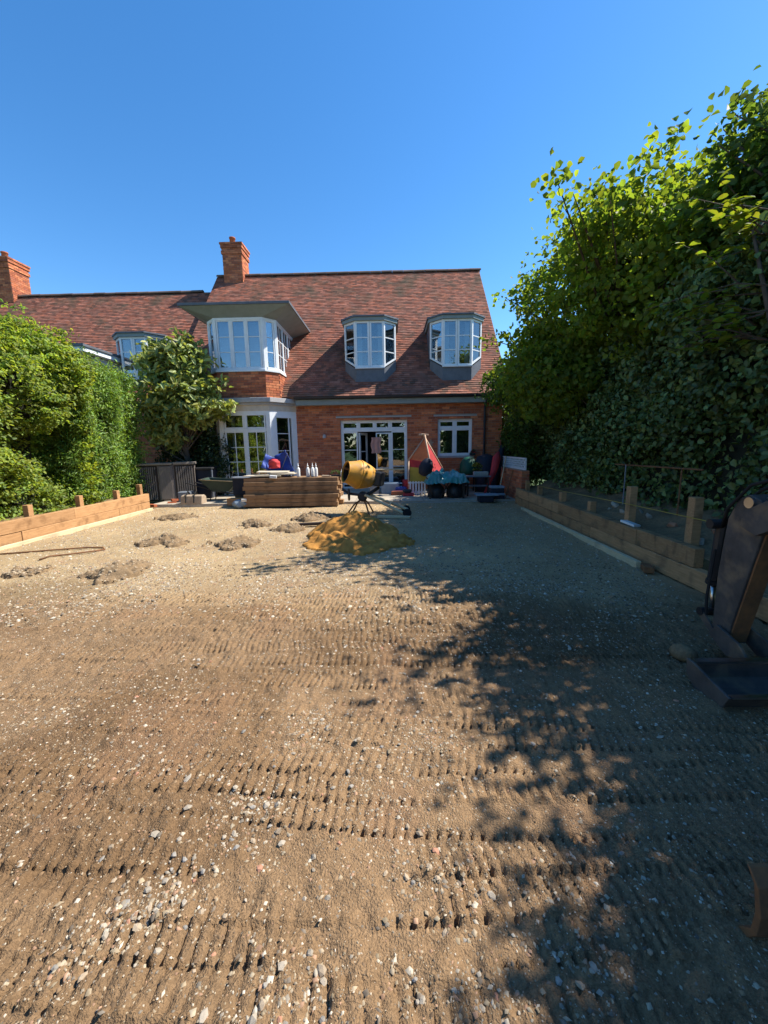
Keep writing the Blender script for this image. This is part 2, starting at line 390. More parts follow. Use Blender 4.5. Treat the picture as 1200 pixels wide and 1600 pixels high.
P.clear(); S.clear()
scatter(24000, -3.2, 2.3, .55, 3.2, .002, .0095, lambda x, q: .25+.75*sstep(.4, .65, vn(x, q, .35, 75)))
scatter(9000, -4.5, 2.8, 3.0, 5.0, .004, .016)
cm = gravel('soil_crumbs', np.concatenate(P), np.concatenate(S), np.array([(.24, .152, .081), (.2, .128, .07), (.27, .175, .096), (.165, .106, .06)]))
props(link('soil_crumbs', cm, 'stone'), 'loose brown crumbs of soil over the tracked ground', 'soil', kind='stuff')
props(link('gravel', me, 'stone'), 'loose pale gravel and flint chips scattered over the levelled soil', 'gravel', kind='stuff')

def rock(seed):
    r = random.Random(seed); mbk = MB()
    t = (1+5**.5)/2
    vs = [(-1, t, 0), (1, t, 0), (-1, -t, 0), (1, -t, 0), (0, -1, t), (0, 1, t), (0, -1, -t), (0, 1, -t), (t, 0, -1), (t, 0, 1), (-t, 0, -1), (-t, 0, 1)]
    sx, sy, sz = 1+r.random()*.6, .8+r.random()*.4, .45+r.random()*.3
    mbk.v = [(a/1.9*sx*(1+r.uniform(-.28, .28)), b/1.9*sy*(1+r.uniform(-.28, .28)), c_/1.9*sz*(1+r.uniform(-.25, .25))) for a, b, c_ in vs]
    mbk.f = [(0, 11, 5), (0, 5, 1), (0, 1, 7), (0, 7, 10), (0, 10, 11), (1, 5, 9), (5, 11, 4), (11, 10, 2), (10, 7, 6), (7, 1, 8), (3, 9, 4), (3, 4, 2), (3, 2, 6), (3, 6, 8), (3, 8, 9), (4, 9, 5), (2, 4, 11), (6, 2, 10), (8, 6, 7), (9, 8, 1)]
    mbk.c = [None]*20
    return mesh_of('stone', mbk)
SCOL = [((.40, .34, .26), (.29, .24, .18)), ((.40, .31, .21), (.29, .22, .15)), ((.33, .30, .26), (.22, .2, .17)), ((.42, .21, .13), (.31, .15, .09))]
ROCKS = []
for ci, (a, b) in enumerate(SCOL):
    ms = mat('flint_%d' % ci, a, b, .75, 40, rand=.2, bump=.3)
    for k in range(5):
        me = rock(ci*10+k); me.materials.append(ms); ROCKS.append(me)
WT = [6]*5+[6]*5+[4]*5+[2]*5
CL = [(-.86, 1.02, .12), (-.78, 1.10, .10), (-.6, 1.37, .13), (-.62, 1.45, .12), (-.5, 1.85, .2), (.02, 1.75, .22), (-.1, 1.55, .2), (.95, 1.42, .15), (.18, 1.2, .15), (.22, .85, .12), (-.32, .84, .15), (.6, .86, .12), (-.3, 1.05, .3), (-1.4, 1.7, .3), (.5, 2.2, .5), (-1.5, 2.5, .6)]
_r = random.Random(5)
for k in range(290):
    if k < 205:
        cx, cy, sp = CL[k % len(CL)] if k > 40 else CL[k % 3]
        x, yy = _r.gauss(cx, sp), _r.gauss(cy, sp*.8); s = _r.uniform(.005, .011) if _r.random() < .85 else _r.uniform(.010, .015)
    else:
        x, yy, s = _r.uniform(-1.8, 1.7), _r.uniform(.8, 2.9), _r.uniform(.006, .014)
    if yy < .7: yy = 1.4-yy
    piece('stone', _r.choices(ROCKS, WT)[0], None, ground, (x, yy, gh(x, yy)+s*.08), (_r.uniform(-.4, .4), _r.uniform(-.4, .4), _r.uniform(0, 6.3)), (s, s, s))

# ------------------------------------------------------------------ patio
pav = MB(); pav.box(-6.45, 3.3, 10.35, 13.2, -.1, .035)
patio = link('patio', mesh_of('patio', pav), 'concrete'); props(patio, kind='structure'); ORG[patio.name] = Vector((0, 0, 0))
sm = MB().box(-.296, .296, -.296, .296, 0, .03); slabme = mesh_of('paving_slab', sm)
for j in range(5):
    for i in range(16):
        piece('paving_slab', slabme, 'slab', patio, (-6.12+.606*i, 10.66+.606*j-.0, .036+.004*random.random()), (random.uniform(-.006, .006), random.uniform(-.006, .006), 0))

# ------------------------------------------------------------------ house helpers
BR = np.array([(.36, .125, .062), (.31, .105, .055), (.40, .15, .075), (.27, .095, .055), (.33, .13, .075), (.23, .085, .055), (.42, .17, .085)])
def bcol():
    c = BR[rng.integers(0, len(BR))]*(.82+.36*rng.random()); return tuple(c)
def bricks(mb, o, U, N, u0, u1, z0, z1, holes=(), proud=.007):
    rows = int(math.ceil((z1-z0)/.075))
    for r_ in range(rows):
        a, b = z0+r_*.075+.005, min(z0+(r_+1)*.075-.005, z1)
        if b-a < .02: continue
        u = u0-(.1125 if r_ % 2 else 0)-.0
        while u < u1:
            segs = [(max(u+.005, u0), min(u+.22, u1))]
            for (h0, h1, g0, g1) in holes:
                if a < g1-.01 and b > g0+.01:
                    ns = []
                    for p, q in segs:
                        if q <= h0 or p >= h1: ns.append((p, q)); continue
                        if p < h0: ns.append((p, h0))
                        if q > h1: ns.append((h1, q))
                    segs = ns
            for p, q in segs:
                if q-p > .02: mb.obox(o, U, N, p, q, a, b, -.002, proud+.003*rng.random(), bcol())
            u += .225
def wall_holes(mb, o, U, N, u0, u1, z0, z1, holes, th):
    us = sorted({u0, u1, *[h for q in holes for h in q[:2]]}); zs = sorted({z0, z1, *[h for q in holes for h in q[2:]]})
    for a, b in zip(us, us[1:]):
        run = None
        for c_, d in zip(zs, zs[1:]):
            inside = any(a >= q[0]-1e-6 and b <= q[1]+1e-6 and c_ >= q[2]-1e-6 and d <= q[3]+1e-6 for q in holes)
            if inside:
                if run: mb.obox(o, U, N, a, b, run[0], run[1], -th, 0); run = None
            else: run = (run[0] if run else c_, d)
        if run: mb.obox(o, U, N, a, b, run[0], run[1], -th, 0)
TC = np.array([(.225, .098, .070), (.20, .090, .066), (.25, .118, .088), (.17, .083, .064), (.21, .105, .08), (.15, .083, .066), (.26, .106, .07)])
def tiles(mb, o, U, S, N, w0, w1, L, gauge=.1, tw=.165):
    """plain clay tiles: o at the eave, U along it, S up the slope, N off it"""
    o, U, S, N = Vector(o), Vector(U), Vector(S), Vector(N)
    for r_ in range(int(L/gauge)):
        s0 = r_*gauge; u = w0-(tw/2 if r_ % 2 else 0); s1 = min(s0+gauge+.012, L)
        while u < w1:
            a, b = max(u+.0015, w0), min(u+tw-.0015, w1); u += tw
            if b-a < .02: continue
            lift = .017+.007*rng.random(); tip = .006*(rng.random()-.5); ds = .006*(rng.random()-.5)
            col = tuple(TC[rng.integers(0, len(TC))]*(.72+.5*rng.random()))
            P_ = lambda uu, ss, nn: o+U*uu+S*ss+N*nn
            q = [P_(a, s0+ds, 0), P_(b, s0+ds, 0), P_(b, s1, -.004), P_(a, s1, -.004), P_(a, s0+ds, lift+tip), P_(b, s0+ds, lift-tip), P_(b, s1, .005), P_(a, s1, .005)]
            mb.mesh8(q, col, skip=(0, 4))
def window(parent, name, o, U, N, w, h, cas, m='white', glass='glass', border=.05, depth=.07, back=None, room=.5, curtain=None):
    """cas: casements (u0,u1,v0,v1,rows,cols); one frame mesh with each pane below it"""
    fr = MB()
    fr.obox(o, U, N, 0, border, 0, h, -depth, 0); fr.obox(o, U, N, w-border, w, 0, h, -depth, 0)
    fr.obox(o, U, N, border, w-border, 0, border, -depth, .012); fr.obox(o, U, N, border, w-border, h-border, h, -depth, -.001)
    us = sorted({c[0] for c in cas}); vs = sorted({c[2] for c in cas})
    panes = []
    for (u0, u1, v0, v1, nr, nc) in cas:
        s = .04
        fr.obox(o, U, N, u0, u0+s, v0, v1, -depth+.01, -.012); fr.obox(o, U, N, u1-s, u1, v0, v1, -depth+.01, -.012)
        fr.obox(o, U, N, u0+s, u1-s, v0, v0+s, -depth+.012, -.014); fr.obox(o, U, N, u0+s, u1-s, v1-s, v1, -depth+.012, -.014)
        a, b, c_, d = u0+s, u1-s, v0+s, v1-s; g = .011
        for i in range(1, nc): q = a+(b-a)*i/nc; fr.obox(o, U, N, q-g, q+g, c_, d, -.05, -.022)
        for j in range(1, nr): q = c_+(d-c_)*j/nr; fr.obox(o, U, N, a, b, q-g, q+g, -.048, -.020)
        for i in range(nc):
            for j in range(nr):
                p0, p1 = a+(b-a)*i/nc, a+(b-a)*(i+1)/nc; q0, q1 = c_+(d-c_)*j/nr, c_+(d-c_)*(j+1)/nr
                panes.append((p0+g*(i > 0), p1-g*(i < nc-1), q0+g*(j > 0), q1-g*(j < nr-1)))
    # mullions and transoms between the casements
    done = set()
    for k, c0 in enumerate(cas):
        for c1 in cas:
            if c1[0] > c0[1] and c1[0]-c0[1] < .12 and min(c1[3], c0[3])-max(c1[2], c0[2]) > .05:
                key = (0, round(c0[1], 3), round(c1[0], 3), round(max(c1[2], c0[2]), 3))
                if key in done: continue
                done.add(key)
                fr.obox(o, U, N, c0[1], c1[0], max(c1[2], c0[2]), min(c1[3], c0[3]), -depth, -.004)
            if c1[2] > c0[3] and c1[2]-c0[3] < .12 and min(c1[1], c0[1])-max(c1[0], c0[0]) > .05:
                key = (1, round(c0[3], 3))
                if key in done: continue
                done.add(key)
                fr.obox(o, U, N, border, w-border, c0[3], c1[2], -depth+.003, -.006)
    f = part(name, fr, m, parent, .004)
    for (a, b, c_, d) in panes:
        part('pane', MB().obox(o, U, N, a-.004, b+.004, c_-.004, d+.004, -.038, -.034), glass, f)
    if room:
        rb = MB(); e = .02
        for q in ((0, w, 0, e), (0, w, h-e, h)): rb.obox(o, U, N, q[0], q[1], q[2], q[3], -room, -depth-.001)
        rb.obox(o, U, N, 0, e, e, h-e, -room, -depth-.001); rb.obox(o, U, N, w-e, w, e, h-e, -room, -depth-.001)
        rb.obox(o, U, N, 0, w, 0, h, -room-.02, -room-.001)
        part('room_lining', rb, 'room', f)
    if curtain:
        for (a, b, c_, d, dep) in curtain:
            part('blind', MB().obox(o, U, N, a, b, c_, d, -dep-.01, -dep), 'blind', f)
    return f

SL = 1.11; sl_len = math.hypot(1, SL)
Sv = Vector((0, 1/sl_len, SL/sl_len)); Nv = Vector((0, -SL/sl_len, 1/sl_len))
U_ = Vector((1, 0, 0)); N_ = Vector((0, -1, 0))
def roof_y(z, y0=12.7): return y0+(z-3.05)/SL

def stack_chimney(parent, x0, x1, y0, y1, z0, z1):
    w = MB(); w.box(x0, x1, y0, y1, z0, z1); ch = part('chimney', w, 'mortar', parent)
    bk = MB()
    for (zz0, zz1, e) in ((z0, z1-.42, 0), (z1-.42, z1-.30, .035), (z1-.30, z1-.2, .012), (z1-.2, z1-.075, .045), (z1-.075, z1, .07)):
        a, b, c_, d = x0-e, x1+e, y0-e, y1+e
        if e: w2 = bk.box(a, b, c_, d, zz0+.002, zz1-.002, (.2, .14, .1))
        bricks(bk, (a, c_, 0), (1, 0, 0), (0, -1, 0), 0, b-a, zz0, zz1)
        bricks(bk, (b, c_, 0), (0, 1, 0), (1, 0, 0), 0, d-c_, zz0, zz1)
        bricks(bk, (a, d, 0), (0, -1, 0), (-1, 0, 0), 0, d-c_, zz0, zz1)
    part('brickwork', bk, 'brick', ch, kind='stuff', fix=False)
    cx, cy = (x0+x1)/2-.08, (y0+y1)/2
    part('chimney_pot', MB().lathe([(.13, z1-.01), (.12, z1+.1), (.105, z1+.3), (.125, z1+.31), (.125, z1+.36), (.09, z1+.36), (.085, z1+.1)], (cx, cy, 0), n=16, cap=False), 'terracotta', ch, smooth=True)

def dormer(parent, cx, y0, z0, wf, hh, cant=.37, base=.26, eave=12.7):
    """canted oriel dormer: front at y0, sill z0, window height hh, meeting the roof plane behind"""
    xa, xb = cx-wf/2, cx+wf/2; xl, xr = xa-cant, xb+cant; yc = y0+cant; zt = z0+hh
    yb = roof_y(zt, eave)+.25; zr = 3.05+SL*(y0-eave)-.1
    b = MB()
    # lead apron under the front and the two canted sides, following the roof
    zc = z0+cant*SL*.72
    b.mesh8([(xa, y0, zr), (xb, y0, zr), (xb, y0+.5, zr), (xa, y0+.5, zr), (xa, y0, z0-.04), (xb, y0, z0-.04), (xb, y0+.5, z0-.04), (xa, y0+.5, z0-.04)])
    for (x1, x2) in ((xa-.001, xl), (xb+.001, xr)):
        b.mesh8([(x1, y0, zr), (x2, yc, zr+.3), (x2, yc+.7, zr+.3), (x1, yc+.7, zr), (x1, y0, z0-.04), (x2, yc, zc-.04), (x2, yc+.7, zc-.04), (x1, yc+.7, z0-.04)])
    # cheeks
    for x1, s in ((xl, 1), (xr, -1)):
        xx = sorted((x1, x1+.05*s)); zb = 3.05+SL*(yc-eave)-.25
        b.prism([(yc+.03, zb), (yb, zt-.15), (yb, zt), (yc+.03, zt)], 0, xx[0], xx[1])
    d = part('dormer', b, 'lead', parent)
    rf = MB()
    e = .1
    poly = [(xa-.03, y0-e), (xb+.03, y0-e), (xr+e, yc-.03), (xr+e, yb), (xl-e, yb), (xl-e, yc-.03)]
    rf.prism(poly, 2, zt+.105, zt+.15)
    part('lead_roof', rf, 'lead', d)
    e = .06; poly = [(xa-.02, y0-e), (xb+.02, y0-e), (xr+e, yc-.02), (xr+e, yb), (xl-e, yb), (xl-e, yc-.02)]
    part('fascia', MB().prism(poly, 2, zt+.002, zt+.104), 'soffit', d)
    fm = MB(); o = Vector((xa, y0, z0)); panes = []
    def bar(a, c_, z1a, z1b, z2a, z2b, n0, n1, org, U, N):
        # bar between u=a..c_, bottom z1a->z1b, top z2a->z2b
        P_ = lambda u, v, n: org+U*u+Vector((0, 0, v))+N*n
        fm.mesh8([P_(a, z1a, n1), P_(c_, z1b, n1), P_(c_, z1b, n0), P_(a, z1a, n0), P_(a, z2a, n1), P_(c_, z2b, n1), P_(c_, z2b, n0), P_(a, z2a, n0)])
    def sash(org, U, N, w, lo, hi, f=None):
        # leaf from u=0..w with bottom edge lo(u), top hi, three panes high
        q = .055
        L_ = lambda u: lo(u)
        bar(0, q, L_(0), L_(q), hi, hi, -.06, 0, org, U, N); bar(w-q, w, L_(w-q), L_(w), hi, hi, -.06, 0, org, U, N)
        bar(q, w-q, L_(q), L_(w-q), L_(q)+.06, L_(w-q)+.06, -.058, -.002, org, U, N); bar(q, w-q, hi-.06, hi-.06, hi, hi, -.058, -.002, org, U, N)
        for t in (1/3, 2/3):
            v = .06+(hi-.12)*t
            if v > max(L_(q), L_(w-q))+.09: bar(q, w-q, v-.014, v-.014, v+.014, v+.014, -.045, -.012, org, U, N)
        for j in range(3):
            v0 = .06+(hi-.12)*j/3; v1 = .06+(hi-.12)*(j+1)/3
            a0, a1 = max(v0, L_(q)+.05), max(v0, L_(w-q)+.05)
            if v1 <= max(a0, a1)+.02: continue
            P_ = lambda u, v, n: org+U*u+Vector((0, 0, v))+N*n
            pm = MB(); pm.mesh8([P_(q-.004, a0, -.028), P_(w-q+.004, a1, -.028), P_(w-q+.004, a1, -.032), P_(q-.004, a0, -.032), P_(q-.004, v1, -.028), P_(w-q+.004, v1, -.028), P_(w-q+.004, v1, -.032), P_(q-.004, v1, -.032)])
            panes.append(pm)
    half = wf/2
    sash(o, U_, N_, half-.005, lambda u: 0., hh); sash(o+U_*(half+.005), U_, N_, half-.005, lambda u: 0., hh)
    s2 = cant*math.sqrt(2); k = .72*SL/math.sqrt(2)
    UR = Vector((1, 1, 0)).normalized(); NR = Vector((1, -1, 0)).normalized()
    sash(Vector((xb+.004, y0+.004, z0)), UR, NR, s2, lambda u: k*u, hh)
    UL = Vector((1, -1, 0)).normalized(); NL = Vector((-1, -1, 0)).normalized()
    sash(Vector((xl-.004, yc+.004, z0)), UL, NL, s2, lambda u: k*(s2-u), hh)
    # sill
    fm.box(xa-.02, xb+.02, y0-.05, y0+.02, z0-.038, z0-.001)
    f = part('window_frame', fm, 'white', d)
    for pm in panes: part('pane', pm, 'glass', d)
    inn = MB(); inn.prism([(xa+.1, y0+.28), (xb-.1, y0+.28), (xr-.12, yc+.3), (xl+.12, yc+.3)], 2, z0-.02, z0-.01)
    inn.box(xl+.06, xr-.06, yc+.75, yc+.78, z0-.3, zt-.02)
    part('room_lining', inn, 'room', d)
    bl = MB(); bl.box(xa+.06, xa+.20, y0+.16, y0+.18, z0+.02, zt-.05); bl.box(xb-.2, xb-.06, y0+.16, y0+.18, z0+.02, zt-.05)
    part('blind', bl, 'blind', d)
    return d

# ------------------------------------------------------------------ main house
house = thing('brick_house', (-1.7, 13, 0), 'red brick house with steep clay tiled roof, white bay window and two white dormers', 'house')
DOOR = (5.4, 7.54, .0, 2.33); WIN = (8.52, 9.62, 1.15, 2.32); BAYH = (1.3, 3.9, .0, 2.78)
HX0 = -7.0; HX1 = 3.55
o0 = Vector((HX0, 13, 0))
w = MB(); wall_holes(w, o0, U_, N_, 0, HX1-HX0, -.1, 3.0, [DOOR, WIN, BAYH], .28)
w.box(HX0, HX0+.28, 13.281, 22.2, -.1, 3.0); w.box(HX1-.28, HX1, 13.281, 22.2, -.1, 3.0); w.box(HX0+.281, HX1-.281, 21.9, 22.2, -.1, 3.0)
for xa in (HX0, HX1-.28): w.prism([(13.02, 3.001), (22.18, 3.001), (17.6, 8.3)], 0, xa+.001, xa+.279)
wall = part('wall', w, 'mortar', house)
bk = MB(); bricks(bk, o0, U_, N_, 0, HX1-HX0, 0, 2.86, [(DOOR[0]-.0, DOOR[1], -1, 2.33), WIN, BAYH, (DOOR[0]-.14, DOOR[1]+.14, 2.41, 2.455), (WIN[0]-.14, WIN[1]+.14, 2.40, 2.445)])
bricks(bk, Vector((HX1, 13, 0)), Vector((0, 1, 0)), Vector((1, 0, 0)), 0, 9.1, 0, 2.95)
part('brickwork', bk, 'brick', wall, kind='stuff', fix=False)
for (a, b, z) in ((DOOR[0]-.14, DOOR[1]+.14, 2.41), (WIN[0]-.14, WIN[1]+.14, 2.40)):
    part('lintel_course', MB().obox(o0, U_, N_, a+.004, b-.004, z+.004, z+.041, -.003, .03), 'band', wall)
# roof
rf = MB()
L = sl_len*4.9; E0 = Vector((HX0-.03, 12.7, 3.05)); W0 = HX1-HX0+.17
p = lambda u, s, n: E0+U_*u+Sv*s+Nv*n
rf.mesh8([p(0, 0, -.09), p(W0, 0, -.09), p(W0, L, -.09), p(0, L, -.09), p(0, 0, -.005), p(W0, 0, -.005), p(W0, L, -.005), p(0, L, -.005)])
Sb = Vector((0, -1/sl_len, SL/sl_len)); Nb = Vector((0, SL/sl_len, 1/sl_len)); Eb = Vector((HX0-.03, 22.5, 3.05))
p2 = lambda u, s, n: Eb+U_*u+Sb*s+Nb*n
rf.mesh8([p2(0, 0, -.09), p2(W0, 0, -.09), p2(W0, L-.01, -.09), p2(0, L-.01, -.09), p2(0, 0, 0.01), p2(W0, 0, 0.01), p2(W0, L-.01, 0.01), p2(0, L-.01, 0.01)])
roof = part('roof', rf, 'ridge', house)
tm = MB(); tiles(tm, E0, U_, Sv, Nv, 0, W0, L)
part('roof_tiles', tm, 'tile', roof, kind='stuff', fix=False)
rt_ = MB(); n_ = 8
rt_.grid(lambda a, b: (a*.44-.22, -.12*math.cos(b*math.pi), .105*math.sin(b*math.pi)), 1, 6); rt_.grid(lambda a, b: (a*.44-.22, .10*math.cos(b*math.pi), .085*math.sin(b*math.pi)), 1, 6)
ridme = mesh_of('ridge_tile', rt_)
for i in range(int(W0/.45)+1):
    piece('ridge_tile', ridme, 'ridge', roof, (HX0+.19+i*.45, 17.6, 8.46+random.uniform(-.006, .006)), (random.uniform(-.03, .03), random.uniform(-.012, .012), 0))
part('fascia', MB().box(-2.95, HX1+.12, 12.73, 12.76, 2.8, 2.965).box(-2.95, HX1+.1, 12.761, 13.02, 2.8, 2.83), 'soffit', house, .004)
gm = MB(); gm.grid(lambda a, b: (-2.98+a*(HX1+.15+2.98), 12.665+.06*math.cos(math.pi+b*math.pi), 3.035-.06*math.sin(b*math.pi)), 1, 8)
gut = part('gutter', gm, 'gutter', house)
s_ = gut.modifiers.new('solid', 'SOLIDIFY'); s_.thickness = .008
dp = MB().tube([(2.99, 12.66, 2.97), (2.99, 12.7, 2.85), (2.99, 12.93, 2.66), (2.99, 12.93, .05)], .036, 10)
for z in (2.2, 1.2, .4): dp.lathe([(.045, z), (.045, z+.05)], (2.99, 12.93, 0), n=12)
part('downpipe', dp, 'gutter', house, smooth=False)
# verge and gable board on the right
vb = MB()
p_ = lambda s, n: (12.7+Sv.y*s+Nv.y*n, 3.05+Sv.z*s+Nv.z*n)
vb.prism([p_(0, -.1), p_(L, -.1), p_(L, -.012), p_(0, -.012)], 0, E0.x+W0-.0, E0.x+W0+.02)
part('verge', vb, 'mortar', roof)
stack_chimney(house, -6.62, -5.86, 17.25, 18.05, 8.0, 9.6)
dormer(house, -.61, 13.1, 3.96, .90, 1.38)
dormer(house, 2.13, 13.1, 3.96, .90, 1.38)

# bay: lower canted bay, band, upper brick and windows, flat roof with deep soffit
bx = -4.43
lowp = [(bx-1.43, 13.0), (bx-.78, 12.28), (bx+.78, 12.28), (bx+1.43, 13.0)]
upp = [(bx-1.05, 13.6), (bx-1.05, 12.63), (bx-.72, 12.3), (bx+.72, 12.3), (bx+1.05, 12.63), (bx+1.05, 13.6)]
bb = MB().prism([(bx-1.05+.01, 13.6), (bx-1.05+.01, 12.64), (bx-.72, 12.31), (bx+.72, 12.31), (bx+1.04, 12.64), (bx+1.04, 13.6)], 2, 3.0, 3.76)
bay = part('bay', bb, 'mortar', house)
bbk = MB()
def edge_frame(a, b):
    A, B = Vector((*a, 0)), Vector((*b, 0)); U = (B-A).normalized(); return A, U, Vector((U.y, -U.x, 0)), (B-A).length
for a, b in zip(upp, upp[1:]):
    A, U, N, ln = edge_frame(a, b); bricks(bbk, A, U, N, 0, ln, 3.0, 3.76, proud=.006)
part('brickwork', bbk, 'brick', bay, kind='stuff', fix=False)
off = lambda poly, e: [(bx+(x-bx)*(1+e/1.2), y_-(e if y_ < 12.9 else 0)) for x, y_ in poly]
part('stone_band', MB().prism(off(lowp, .12), 2, 2.86, 2.998).prism(off(lowp, .06), 2, 2.79, 2.859), 'band', house, .01)
part('bay_head', MB().prism(off(lowp, .01), 2, 2.62, 2.789), 'cream', house)
part('sill', MB().prism([(bx-1.09, 13.55), (bx-1.09, 12.61), (bx-.74, 12.25), (bx+.74, 12.25), (bx+1.09, 12.61), (bx+1.09, 13.55)], 2, 3.761, 3.81), 'white', house)
# upper windows
A, U, N, ln = edge_frame(upp[2], upp[3]); q = (ln-.14-.08)/3
window(house, 'window', A+Vector((0, 0, 3.811)), U, N, ln, 1.47, [(.07+i*(q+.04), .07+i*(q+.04)+q, .05, 1.41, 3, 1) for i in range(3)], glass='glassb', border=.06, room=0,
       curtain=[(.08, ln-.08, .05, 1.4, .25)])
for a, b in ((upp[1], upp[2]), (upp[3], upp[4])):
    A, U, N, ln = edge_frame(a, b)
    window(house, 'window', A+Vector((0, 0, 3.811)), U, N, ln, 1.47, [(.09, ln-.09, .05, 1.41, 3, 1)], glass='glassb', border=.085, room=0)
for a, b, sg in ((upp[0], upp[1], 0), (upp[4], (upp[5][0], 14.75), 1)):
    if sg == 0: a = (upp[0][0], 14.75)
    A, U, N, ln = edge_frame(a, b)
    cs = [(.07+i*.66, .07+i*.66+.62, .05, 1.41, 3, 2) for i in range(3)]
    window(house, 'window', A+Vector((0, 0, 3.811)), U, N, ln, 1.47, cs, glass='glassb', border=.06, room=0)
bi = MB().box(bx-.95, bx+.95, 14.1, 14.14, 3.8, 5.28).prism([(bx-1.0, 14.2), (bx-1.0, 12.75), (bx-.68, 12.42), (bx+.68, 12.42), (bx+1.0, 12.75), (bx+1.0, 14.2)], 2, 3.79, 3.80)
part('room_lining', bi, 'blind', bay)
# flat bay roof
X0, X1, Y0 = bx-1.56, bx+1.63, 11.95
top = [(X0, 15.1), (X0, Y0), (X1, Y0), (X1, 15.1)]
part('bay_roof', MB().prism(top, 2, 5.525, 5.6), 'lead', house, .006)
sf = MB()
inn = [(upp[0][0], 14.8), upp[1], upp[2], upp[3], upp[4], (upp[5][0], 14.8)]
zi, zo = 5.283, 5.523
e = .03
out6 = [(X0+e, 15.0), (X0+e, Y0+e+.0), (X0+e+.01, Y0+e), (X1-e-.01, Y0+e), (X1-e, Y0+e), (X1-e, 15.0)]
for i in range(5):
    sf.face([(*inn[i], zi), (*inn[i+1], zi), (*out6[i+1], zo), (*out6[i], zo)])
sf.face([(*q_, zi) for q_ in inn]); sf.face([(*q_, zo) for q_ in out6])
part('soffit', sf, 'soffit', house)
# lower bay windows
A, U, N, ln = edge_frame(lowp[1], lowp[2]); hw = (ln-.30)/2
cs = []
for i in range(2):
    u0 = .15+i*(hw+.0)+(.03 if i else 0); u1 = u0+hw-.03
    cs += [(u0, u1, .10, 1.96, 4, 2), (u0, u1, 2.04, 2.5, 1, 1)]  # middle bar of each leaf stands in for a pale reflection
window(house, 'garden_door', A+Vector((0, 0, .06)), U, N, ln, 2.56, cs, border=.13, room=.68, curtain=[(.22, .36, .1, 2.4, .3), (ln-.36, ln-.22, .1, 2.4, .3)])
for a, b in ((lowp[0], lowp[1]), (lowp[2], lowp[3])):
    A, U, N, ln = edge_frame(a, b)
    window(house, 'window', A+Vector((0, 0, .06)), U, N, ln, 2.56, [(.2, ln-.27, .25, 2.45, 4, 1)], border=.2, room=.35)
# garden doors in the main wall
o = o0+Vector((DOOR[0], -.0, .14))+N_*-.08; wD = DOOR[1]-DOOR[0]; hD = 2.19
fx = [0, .264*wD, .512*wD, .744*wD, wD]
cs = [(.05, fx[1]-.03, .12, hD-.36, 3, 1), (fx[2]+.03, fx[3]-.02, .06, hD-.40, 3, 1), (fx[3]+.04, wD-.05, .12, hD-.36, 3, 1)]
for i in range(4): cs.append((fx[i]+(.05 if i == 0 else .025), fx[i+1]-(.05 if i == 3 else .025), hD-.27, hD-.05, 1, 1))
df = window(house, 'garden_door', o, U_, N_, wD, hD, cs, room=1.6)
part('threshold', MB().obox(o, U_, N_, -.02, wD+.02, -.13, -.002, -.25, .14), 'concrete', house)
ol = Vector((HX0+DOOR[0]+fx[1]+.03, 13.1, .16)); Uo = Vector((math.cos(R(62)), math.sin(R(62)), 0)); No = Vector((Uo.y, -Uo.x, 0))
lf = MB(); lw = .5
for (a, b, c_, d) in ((0, .08, 0, 1.78), (lw-.08, lw, 0, 1.78), (.08, lw-.08, 0, .12), (.08, lw-.08, 1.7, 1.78), (.08, lw-.08, .62, .65), (.08, lw-.08, 1.16, 1.19)): lf.obox(ol, Uo, No, a, b, c_, d, -.04, 0)
dl = part('door_leaf', lf, 'white', house, .003)
part('pane', MB().obox(ol, Uo, No, .07, lw-.07, .1, 1.72, -.022, -.018), 'glass', dl)
# kitchen window
o = o0+Vector((WIN[0], 0, WIN[2]))+N_*-.07; wW = WIN[1]-WIN[0]; hW = WIN[3]-WIN[2]
cs = []
for i in range(2):
    u0 = .05+i*(wW/2-.02); u1 = u0+wW/2-.08
    cs += [(u0, u1, .05, hW-.32, 1, 1), (u0, u1, hW-.26, hW-.05, 1, 1)]
window(house, 'window', o, U_, N_, wW, hW, cs, room=1.0)
part('sill', MB().obox(o0, U_, N_, WIN[0]-.06, WIN[1]+.06, WIN[2]-.06, WIN[2]-.003, -.07, .05), 'band', house, .004)
part('wall_light', MB().lathe([(.05, 1.78), (.06, 1.83), (.035, 1.9)], (-2.12, 12.92, 0), n=10).box(-2.15, -2.09, 12.92, 12.995, 1.83, 1.87), 'band', house)
# ------------------------------------------------------------------ neighbouring house
nb = thing('neighbour_house', (-11.5, 13.4, 0), 'lower red tiled house adjoining on the left behind the hedge', 'house')
w = MB().box(-18, HX0-.001, 13.4, 21.8, -.1, 3.0); wl = part('wall', w, 'mortar', nb)
bk = MB(); bricks(bk, (-10.5, 13.4, 0), U_, N_, 0, 3.4, 0, 2.95); part('brickwork', bk, 'brick', wl, kind='stuff', fix=False)
L2 = sl_len*4.32; E2 = Vector((-18, 13.08, 3.05)); W2 = 18+HX0-.032
p = lambda u, s, n: E2+U_*u+Sv*s+Nv*n
rf = MB().mesh8([p(0, 0, -.09), p(W2, 0, -.09), p(W2, L2, -.09), p(0, L2, -.09), p(0, 0, -.005), p(W2, 0, -.005), p(W2, L2, -.005), p(0, L2, -.005)])
rf = MB(); rf.mesh8([p(0, 0, -.09), p(W2, 0, -.09), p(W2, L2, -.09), p(0, L2, -.09), p(0, 0, -.005), p(W2, 0, -.005), p(W2, L2, -.005), p(0, L2, -.005)])
E3 = Vector((-18, 21.72, 3.05)); p3 = lambda u, s, n: E3+U_*u+Sb*s+Nb*n
